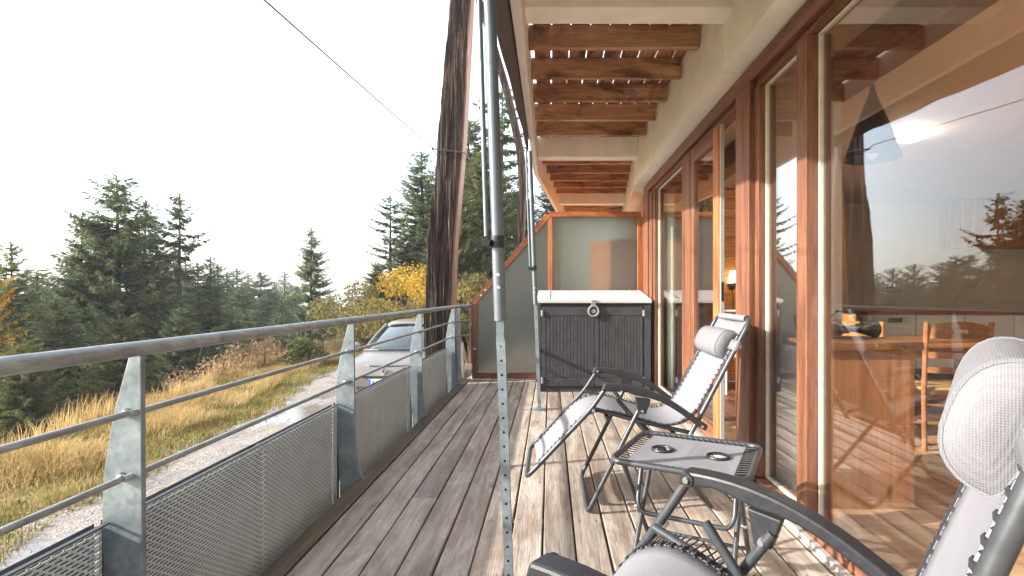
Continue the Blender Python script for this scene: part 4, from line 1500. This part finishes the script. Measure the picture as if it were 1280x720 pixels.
MB().box(-hw + 0.031, hw - 0.076, 0.012, 0.06, 0.0, 0.066).build('base_skirt', M['boxdark'], sb)
lid = MB().prism([(-0.03, 1.045), (0.745, 1.13), (0.745, 1.205), (-0.03, 1.092)], 'X', -hw - 0.02, hw + 0.02)
lid = lid.build('lid', M['boxlid'], sb, bevel=0.01)
for sx in (-1, 1):
    MB().prism([(0.0, 1.0985), (0.73, 1.204), (0.73, 1.209), (0.0, 1.1035)], 'X', sx * (hw - 0.13) - 0.004, sx * (hw - 0.13) + 0.004).build('lid_ridge', M['boxlid'], lid)
MB().tube([(0.058 * math.cos(a) - 0.01, -0.034, 0.955 + 0.060 * math.sin(a)) for a in np.linspace(0, 2 * PI, 25)[:-1]], 0.014, 8, closed=True).build('latch_ring', M['boxtrim'], sb, smooth=True)
MB().box(-0.038, 0.018, -0.045, -0.013, 1.0, 1.085).build('latch_strap', M['boxtrim'], sb, bevel=0.005)
MB().lathe([(0.026, -0.038), (0.03, -0.013)], (-0.01, 0, 0.955), 14, 'Y').build('lock_hub', M['boxtrim'], sb, smooth=True)

# ------------------------------------------------------------------ awning
aw = thing('awning', 'dark grey drop awning cloth hanging in a narrow strip along the balcony edge', 'awning', (-0.20, 0, 0))
AX = lambda x: x + 0.20
def bar_z(y): return 2.56 - 0.012 * (y - 2)
rows = []
for i in range(81):
    y = 0.5 + 4.6 * i / 80
    t = (y - 2.4) / 2.68
    z0 = 2.50 + 0.11 * t + 0.016 * math.exp(-((y - 3.75) / 0.16) ** 2) + 0.012 * math.exp(-((y - 4.5) / 0.12) ** 2)
    xl = -0.283 + 0.045 * t
    wv = 0.004 * math.sin(y * 6.1)
    rows.append([(AX(xl + wv), y, z0), (AX(xl + 0.015 + wv), y, z0 + 0.06), (AX(-0.228 + 0.01 * t), y, 2.72), (AX(-0.222), y, 2.80), (AX(-0.220), y, 3.05)])
MB().grid(rows).build('cloth', M['awning'], aw, smooth=True, solid=0.004)
MB().tube([(AX(-0.256), 0.4, 3.10), (AX(-0.256), 5.12, 3.10)], 0.036, 14).build('roller', M['polegrey'], aw, smooth=True)
MB().box(AX(-0.240), AX(-0.220), 5.08, 5.13, 2.58, 3.14).build('side_guide', M['black'], aw)

def pole(y, xt, zt, xb, rad, label, split, clampz, side=-1):
    p = thing('awning_pole', label, 'pole', (xb, y, 0))
    def X(z): return (xt - xb) * z / zt
    MB().tube([(X(split), 0, split), (X(zt), 0, zt)], rad, 18).build('upper_tube', M['polegrey'], p, smooth=True)
    # zinc perforated foot: a square section with round holes, built as strips round the holes
    w = rad * 0.70
    hs = 0.0515
    ft = MB()
    nh = int((split - 0.03) / hs)
    hr = w * 0.30
    z = 0.0
    for k in range(nh):
        zc = 0.035 + hs * k
        V_, F_ = [], []
        sq = [(-w, -hs / 2), (0, -hs / 2), (w, -hs / 2), (w, 0), (w, hs / 2), (0, hs / 2), (-w, hs / 2), (-w, 0)]
        for (a, b) in sq: V_.append((a, -w, zc + b))
        for i in range(8):
            q = -3 * PI / 4 + i * PI / 4
            V_.append((hr * math.cos(q), -w, zc + hr * math.sin(q)))
        for i in range(8):
            j = (i + 1) % 8
            F_.append((i, j, 8 + j, 8 + i))
        ft.add([(a + X(c), b, c) for a, b, c in V_], F_)
    zt2 = 0.035 + hs * nh - hs / 2
    zb2 = 0.035 - hs / 2
    for (ax, ay, bx, by) in ((w, -w, w, w), (w, w, -w, w), (-w, w, -w, -w)):
        ft.add([(ax + X(zb2), ay, zb2), (bx + X(zb2), by, zb2), (bx + X(zt2), by, zt2), (ax + X(zt2), ay, zt2)], [(0, 1, 2, 3)])
    ft.build('perforated_foot', M['galv'], p)
    MB().box(-w * 0.9 + X(split), w * 0.9 + X(split), -w * 0.9, w * 0.9, zt2 - 0.03, split + 0.06).build('inner_sleeve', M['galv'], p)
    MB().box(-0.045, 0.045, -0.045, 0.045, 0.0, 0.009).build('foot_plate', M['galv'], p)
    MB().tube([(X(clampz) + side * rad * 1.75, -0.004, clampz), (X(zt) + side * rad * 1.6, -0.004, zt)], rad * 0.42, 10).build('side_tube', M['polegrey'], p, smooth=True)
    c = MB().lathe([(rad * 1.13, -0.022), (rad * 1.13, 0.022)], (X(clampz), 0, clampz - 0.02), 18).build('clamp', M['black'], p, smooth=True)
    MB().lathe([(rad * 0.72, -0.03), (rad * 0.72, 0.012)], (X(clampz) + side * rad * 1.75, -0.004, clampz - 0.022), 12, 'Y').build('clamp_knob', M['black'], c, smooth=True)
    for dz in (0.12, 0.165):
        MB().lathe([(0.006, -0.006), (0.008, 0.0)], (X(split + dz), -rad, split + dz), 8, 'Y').build('rivet', M['bolt'], p)
    return p
pole(1.86, -0.232, 2.56, -0.146, 0.0225, 'near grey telescopic awning pole with perforated zinc foot in mid picture', 1.055, 1.36)
pole(5.08, -0.205, 2.57, -0.108, 0.023, 'far thin grey awning pole standing at the corner of the storage box', 1.05, 1.43)

# ------------------------------------------------------------------ recliners
def catmull(pts, n=8):
    pts = [Vector(p) for p in pts]
    out = []
    P = [pts[0] * 2 - pts[1]] + pts + [pts[-1] * 2 - pts[-2]]
    for i in range(1, len(P) - 2):
        for k in range(n):
            t = k / n
            a, b, c, d = P[i - 1], P[i], P[i + 1], P[i + 2]
            out.append(0.5 * ((2 * b) + (c - a) * t + (2 * a - 5 * b + 4 * c - d) * t * t + (3 * b - a - 3 * c + d) * t ** 3))
    out.append(pts[-1])
    return out

def recliner(label, locn, rz, foot, knee, hip, head, armf, armb, pillow_at, legs_f, legs_r, hw=0.265, ha=0.29):
    c = thing('reclining_chair', label, 'chair', locn, rz, 'folding recliner chairs')
    R_ = 0.0125
    f, k, h, e = [Vector((p[0], 0, p[1])) for p in (foot, knee, hip, head)]
    off = lambda p, v: (p.x, v, p.z)
    up = (Vector((armf[0] + 0.01, 0, armf[1] - 0.03)))
    # footrest loop: arm front, knee, foot end and back again
    MB().tube(fillet([(up.x, -ha + 0.01, up.z), off(k, -hw), off(f, -hw), off(f, hw), off(k, hw), (up.x, ha - 0.01, up.z)], 0.055, 6), R_, 12).build('footrest_frame', M['tube'], c, smooth=True)
    # back loop
    lowb = h + (h - e).normalized() * 0.05
    MB().tube(fillet([off(lowb, -hw), off(h, -hw), off(e, -hw), off(e, hw), off(h, hw), off(lowb, hw)], 0.06, 6), R_, 12).build('backrest_frame', M['tube'], c, smooth=True)
    # seat rails
    for s in (-1, 1):
        MB().tube([off(k, s * (hw - 0.026)), off((k + h) / 2 + Vector((0, 0, -0.006)), s * (hw - 0.026)), off(h, s * (hw - 0.026))], R_ * 0.92, 10).build('seat_rail', M['tube'], c, smooth=True)
    MB().tube([off(k + Vector((0.09, 0, -0.06)), -hw + 0.02), off(k + Vector((0.09, 0, -0.06)), hw - 0.02)], R_ * 0.9, 8).build('cross_tube', M['tube'], c, smooth=True)
    MB().tube([off(h + Vector((-0.06, 0, -0.03)), -hw + 0.02), off(h + Vector((-0.06, 0, -0.03)), hw - 0.02)], R_ * 0.9, 8).build('cross_tube', M['tube'], c, smooth=True)
    # one continuous sling
    a0 = f + (k - f).normalized() * 0.04
    a1 = e - (e - h).normalized() * 0.015
    prof = fillet([a0, k + Vector((0.004, 0, 0.012)), h + Vector((-0.02, 0, 0.0)), a1], 0.16, 9)
    dense = []
    for p, q in zip(prof[:-1], prof[1:]):
        m = max(1, int((q - p).length / 0.03))
        for i in range(m):
            dense.append(p.lerp(q, i / m))
    dense.append(prof[-1])
    fw = hw - 0.048
    rows = []
    N_ = len(dense)
    for i, p in enumerate(dense):
        t = (dense[min(i + 1, N_ - 1)] - dense[max(i - 1, 0)]).normalized()
        nn = Vector((-t.z, 0, t.x))
        sc_ = 0.006 * math.sin(i * 1.9) if 2 < i < N_ - 4 else 0
        rows.append([tuple(p + Vector((0, v * fw + (sc_ * 0.4 if abs(v) > .9 else 0) * (1 if v > 0 else -1), 0)) - nn * (0.022 * (1 - v * v))) for v in np.linspace(-1, 1, 11)])
    MB().grid(rows).build('sling_fabric', M['mesh_fabric'], c, smooth=True, solid=0.003)
    # seam hems
    for s in (-1, 1):
        hem = MB().tube([r_[0 if s < 0 else -1] for r_ in rows], 0.004, 6)
        hem.build('fabric_hem', M['mesh_fabric'], c, smooth=True)
    # elastic lacing between fabric and rails
    lc = MB()
    for s in (-1, 1):
        for i in range(1, N_ - 3):
            p = dense[i]
            q = dense[min(i + 1, N_ - 1)]
            m = p.lerp(q, 0.5)
            for (u, w) in ((p, m), (m, q)):
                lc.tube([(u.x, s * (fw - 0.004), u.z + 0.003), ((u.x + w.x) / 2, s * (fw + hw) / 2, (u.z + w.z) / 2 + 0.006), (w.x, s * (hw + 0.002), w.z + 0.012)], 0.0026, 4)
            lc.tube([(p.x, s * (fw - 0.012), p.z + 0.004), (p.x, s * (fw + 0.012), p.z + 0.004)], 0.005, 5)
    o = lc.build('elastic_lacing', M['rubber'], c)
    o['kind'] = 'stuff'
    # armrests
    af, ab = Vector((armf[0], 0, armf[1])), Vector((armb[0], 0, armb[1]))
    for s in (-1, 1):
        L = (ab - af).length
        d = (ab - af).normalized()
        nn = Vector((-d.z, 0, d.x))
        if nn.z < 0: nn = -nn
        top, bot = [], []
        for i in range(15):
            t = i / 14
            y = 0.045 * math.sin(PI * min(1, t * 1.05)) - 0.018 * (1 - t) ** 6
            th = 0.034 if t < 0.12 else 0.026
            th += 0.012 * math.exp(-((t - 0.32) / 0.1) ** 2)
            p = af + d * (t * L) + nn * y
            top.append((p.x + nn.x * 0.006, p.z + nn.z * 0.006))
            bot.append((p.x - nn.x * th, p.z - nn.z * th))
        poly = top + bot[::-1]
        v0, v1 = s * ha - 0.027, s * ha + 0.027
        arm = MB().prism(poly, 'Y', v0, v1).build('armrest', M['black'], c, bevel=0.007)
        # raised edge piping on the arm
        MB().tube([(x_, s * ha + 0.0275, z_ - 0.012) for (x_, z_) in top[1:-1]], 0.0035, 6).build('arm_edging', M['black'], arm, smooth=True)
        # brackets
        br = af + d * (0.36 * L)
        bk = MB()
        bk.prism([(br.x - 0.035, br.z - 0.0), (br.x + 0.045, br.z - 0.01), (br.x + 0.02, br.z - 0.085), (br.x - 0.02, br.z - 0.085)], 'Y', s * ha - 0.016, s * ha + 0.016)
        bk.build('arm_bracket', M['black'], arm, bevel=0.005)
        MB().lathe([(0.017, -0.021), (0.019, -0.018), (0.019, 0.018), (0.017, 0.021)], (up.x, s * (ha - 0.01), up.z), 14, 'Y').build('pivot_knob', M['black'], arm, smooth=True)
        for (px, pz, vv) in ((br.x, br.z - 0.07, ha), (up.x, up.z, ha - 0.01), (ab.x - 0.03, ab.z + 0.0, ha), (k.x + 0.01, k.z - 0.005, hw), (h.x, h.z, hw)):
            bl = MB().lathe([(0.0075, -0.028), (0.0085, -0.0225), (0.0085, 0.0225), (0.0075, 0.028)], (px, s * vv, pz), 10, 'Y')
            bl.build('bolt', M['bolt'], c, smooth=True)
    # legs: two bent loops crossing under the seat
    for nm, (top, bot), vw, r2 in (('front_leg', legs_f, hw + 0.012, 0.0125), ('rear_leg', legs_r, hw - 0.030, 0.012)):
        MB().tube(fillet([(top[0], -vw, top[1]), (bot[0], -vw, bot[1]), (bot[0], vw, bot[1]), (top[0], vw, top[1])], 0.05, 6), r2, 12).build(nm, M['tube'], c, smooth=True)
    # pillow with its strap
    t = (e - h).normalized()
    nn = Vector((-t.z, 0, t.x))
    if nn.x > 0: nn = -nn
    pc = e - t * pillow_at + nn * 0.016
    prof2 = []
    for q in np.linspace(0, PI, 15):
        prof2.append((math.copysign(abs(math.cos(q)) ** 0.8, math.cos(q)) * 0.080, 0.066 * math.sin(q) ** 0.85))
    prof2 += [(-0.072, -0.006), (-0.03, -0.012), (0.03, -0.012), (0.072, -0.006)]
    rows = []
    vv_ = [-0.190, -0.187, -0.165, -0.1, 0.0, 0.1, 0.165, 0.187, 0.190]
    for v_ in vv_:
        sc2 = {0.190: 0.955, 0.187: 0.99}.get(abs(v_), 1.0 + 0.05 * (1 - (v_ / 0.19) ** 2))
        ring = [tuple(pc + t * (a * sc2) + nn * (b * sc2) + Vector((0, v_, 0))) for a, b in prof2]
        ring.append(ring[0])
        rows.append(ring)
    pb = MB().grid(rows)
    m = len(rows[0])
    for r0, sg in ((0, -1), (len(rows) - 1, 1)):
        cen = pc + nn * 0.034 + Vector((0, sg * 0.202, 0))
        mid = [tuple(cen.lerp(Vector(rows[r0][i]), 0.55) + Vector((0, sg * 0.003, 0))) for i in range(m - 1)]
        b0 = len(pb.v)
        pb.v += mid + [tuple(cen)]
        for i in range(m - 1):
            k2 = (i + 1) % (m - 1)
            pb.f.append((r0 * m + i, r0 * m + k2, b0 + k2, b0 + i))
            pb.f.append((b0 + i, b0 + k2, b0 + m - 1))
    pil = pb.build('pillow', M['pillow'], c, smooth=True)
    for s in (-1, 1):
        MB().tube([tuple(pc + t * a + nn * b + Vector((0, s * 0.187, 0))) for a, b in prof2], 0.0032, 5, closed=True).build('piping', M['pillow'], pil, smooth=True)
    ctr = e - t * (pillow_at - 0.01)
    sr = []
    for q in np.linspace(0, 2 * PI, 29):
        sgn = lambda x: math.copysign(abs(x) ** 0.35, x)
        b = sgn(math.sin(q)) * 0.017
        vv = sgn(math.cos(q)) * (hw + 0.016)
        sr.append([tuple(ctr + t * w_ + nn * b + Vector((0, vv, 0))) for w_ in (-0.028, 0, 0.028)])
    MB().grid(sr).build('strap', M['pillow'], pil, smooth=True, solid=0.002)
    # fabric sleeve over the top bar
    tp = e - t * 0.0
    sv = []
    for q in np.linspace(0, 2 * PI, 13):
        p = tp + t * (0.018 * math.cos(q)) + nn * (0.018 * math.sin(q))
        sv.append([(p.x, v, p.z) for v in np.linspace(-hw + 0.055, hw - 0.055, 7)])
    MB().grid(sv).build('top_sleeve', M['mesh_fabric'], c, smooth=True)
    return c

recliner('grey sling recliner, laid back, between the storage box and the side table', (0.0, 2.945, 0.0), 0.0,
         (-0.125, 0.19), (0.215, 0.55), (0.735, 0.42), (1.05, 1.02), (0.285, 0.70), (0.81, 0.47), 0.17,
         ((0.475, 0.575), (0.195, 0.013)), ((0.35, 0.60), (0.86, 0.013)))
recliner('grey sling recliner set upright, nearest the camera at bottom right', (-0.03, 1.27, 0.0), math.radians(-40),
         (-0.04, 0.20), (0.19, 0.545), (0.70, 0.41), (0.93, 1.12), (0.26, 0.71), (0.79, 0.53), 0.135,
         ((0.475, 0.60), (0.10, 0.013)), ((0.33, 0.60), (0.80, 0.013)))

# ------------------------------------------------------------------ folding side table
tb = thing('side_table', 'small folding table with grey sling top and two cup holes between the recliners', 'table', (0.565, 2.095, 0), math.radians(-27))
A2, B2, TZ = 0.255, 0.23, 0.50
rim = fillet([(0, -B2, TZ), (A2, -B2, TZ), (A2, B2, TZ), (-A2, B2, TZ), (-A2, -B2, TZ), (0, -B2, TZ)], 0.055, 6)[:-1]
MB().tube(rim, 0.0125, 12, closed=True).build('rim', M['tube'], tb, smooth=True)
fa, fb = A2 - 0.055, B2 - 0.032
holes = [(-0.11, 0.005), (0.115, 0.01)]
HR = 0.036
# sling with two real holes: polar fans round each hole
top = MB()
def fan(cx, cy, x0, x1, y0, y1):
    n = 32
    V_, F_ = [], []
    for i in range(n):
        q = 2 * PI * i / n
        ca, sa = math.cos(q), math.sin(q)
        tx = (x1 - cx) / ca if ca > 1e-6 else ((x0 - cx) / ca if ca < -1e-6 else 1e9)
        ty = (y1 - cy) / sa if sa > 1e-6 else ((y0 - cy) / sa if sa < -1e-6 else 1e9)
        t_ = min(tx, ty)
        V_.append((cx + ca * t_, cy + sa * t_, TZ))
        V_.append((cx + ca * HR, cy + sa * HR, TZ - 0.004))
    for i in range(n):
        j = (i + 1) % n
        F_.append((2 * i, 2 * j, 2 * j + 1, 2 * i + 1))
    top.add(V_, F_)
    for (xx, yy_) in ((x0, y0), (x1, y0), (x1, y1), (x0, y1)):
        q = math.atan2(yy_ - cy, xx - cx) % (2 * PI)
        i = int(q / (2 * PI / n))
        j = (i + 1) % n
        b = len(top.v)
        base = b
        a_, c_ = V_[2 * i], V_[2 * j]
        top.add([a_, (xx, yy_, TZ), c_], [(0, 1, 2)])
fan(*holes[0], -fa, 0.0, -fb, fb)
fan(*holes[1], 0.0, fa, -fb, fb)
top.build('sling_top', M['mesh_fabric'], tb)
for (hx, hy) in holes:
    MB().tube([(hx + (HR + 0.004) * math.cos(q), hy + (HR + 0.004) * math.sin(q), TZ + 0.001) for q in np.linspace(0, 2 * PI, 33)[:-1]], 0.0065, 8, closed=True).build('cup_ring', M['black'], tb, smooth=True)
lc = MB()
def lace(p, q, n, outv, gap):
    p, q, ov = Vector(p), Vector(q), Vector(outv)
    for i in range(n):
        a, b, c_ = p.lerp(q, i / n), p.lerp(q, (i + 0.5) / n), p.lerp(q, (i + 1) / n)
        lc.tube([a, b + ov * (gap)], 0.0024, 4)
        lc.tube([b + ov * gap + Vector((0, 0, 0.012)), c_], 0.0024, 4)
lace((-fa, -fb, TZ), (fa, -fb, TZ), 16, (0, -1, 0), B2 - fb)
lace((-fa, fb, TZ), (fa, fb, TZ), 16, (0, 1, 0), B2 - fb)
lace((-fa, -fb, TZ), (-fa, fb, TZ), 14, (-1, 0, 0), A2 - fa)
lace((fa, -fb, TZ), (fa, fb, TZ), 14, (1, 0, 0), A2 - fa)
o = lc.build('elastic_lacing', M['rubber'], tb)
o['kind'] = 'stuff'
for s in (-1, 1):
    MB().tube([(s * 0.215, -0.185, TZ - 0.016), (s * 0.215, 0.20, 0.010)], 0.0105, 10).build('leg', M['tube'], tb, smooth=True)
    MB().tube([(s * 0.190, 0.185, TZ - 0.016), (s * 0.190, -0.20, 0.010)], 0.0105, 10).build('leg', M['tube'], tb, smooth=True)
    MB().lathe([(0.008, -0.022), (0.009, -0.018), (0.009, 0.018), (0.008, 0.022)], (s * 0.2025, 0.0, 0.245), 10, 'X').build('bolt', M['bolt'], tb, smooth=True)
MB().tube(fillet([(-0.19, -0.02, 0.44), (-0.19, -0.08, 0.30), (-0.17, -0.10, 0.265), (0.17, -0.10, 0.265), (0.19, -0.08, 0.30), (0.19, -0.02, 0.44)], 0.05, 5), 0.0095, 10).build('brace', M['tube'], tb, smooth=True)
MB().tube([(-0.215, 0.135, 0.095), (0.215, 0.135, 0.095)], 0.008, 8).build('cross_tube', M['tube'], tb, smooth=True)
MB().tube([(-0.215, -0.185, TZ - 0.018), (0.215, -0.185, TZ - 0.018)], 0.009, 8).build('cross_tube', M['tube'], tb, smooth=True)
MB().tube([(-0.19, 0.185, TZ - 0.018), (0.19, 0.185, TZ - 0.018)], 0.009, 8).build('cross_tube', M['tube'], tb, smooth=True)

# prototypes that found no place are not left behind
for k, (p, H) in PROTO.items():
    if k not in used:
        for ch in kids(p): bpy.data.objects.remove(ch)
        bpy.data.objects.remove(p)

# ------------------------------------------------------------------ air
hz = MB().box(-120, 70, -18, 125, -14, 17).build('haze', M['white'])
t = NT('pale valley haze')
pv = t.n('VolumePrincipled')
pv.inputs['Color'].default_value = (0.88, 0.93, 1.0, 1)
pv.inputs['Density'].default_value = 0.0009
pv.inputs['Anisotropy'].default_value = 0.2
t.l(pv.outputs[0], t.out.inputs['Volume'])
hz.data.materials.clear()
hz.data.materials.append(t.m)
tag(hz, kind='stuff')
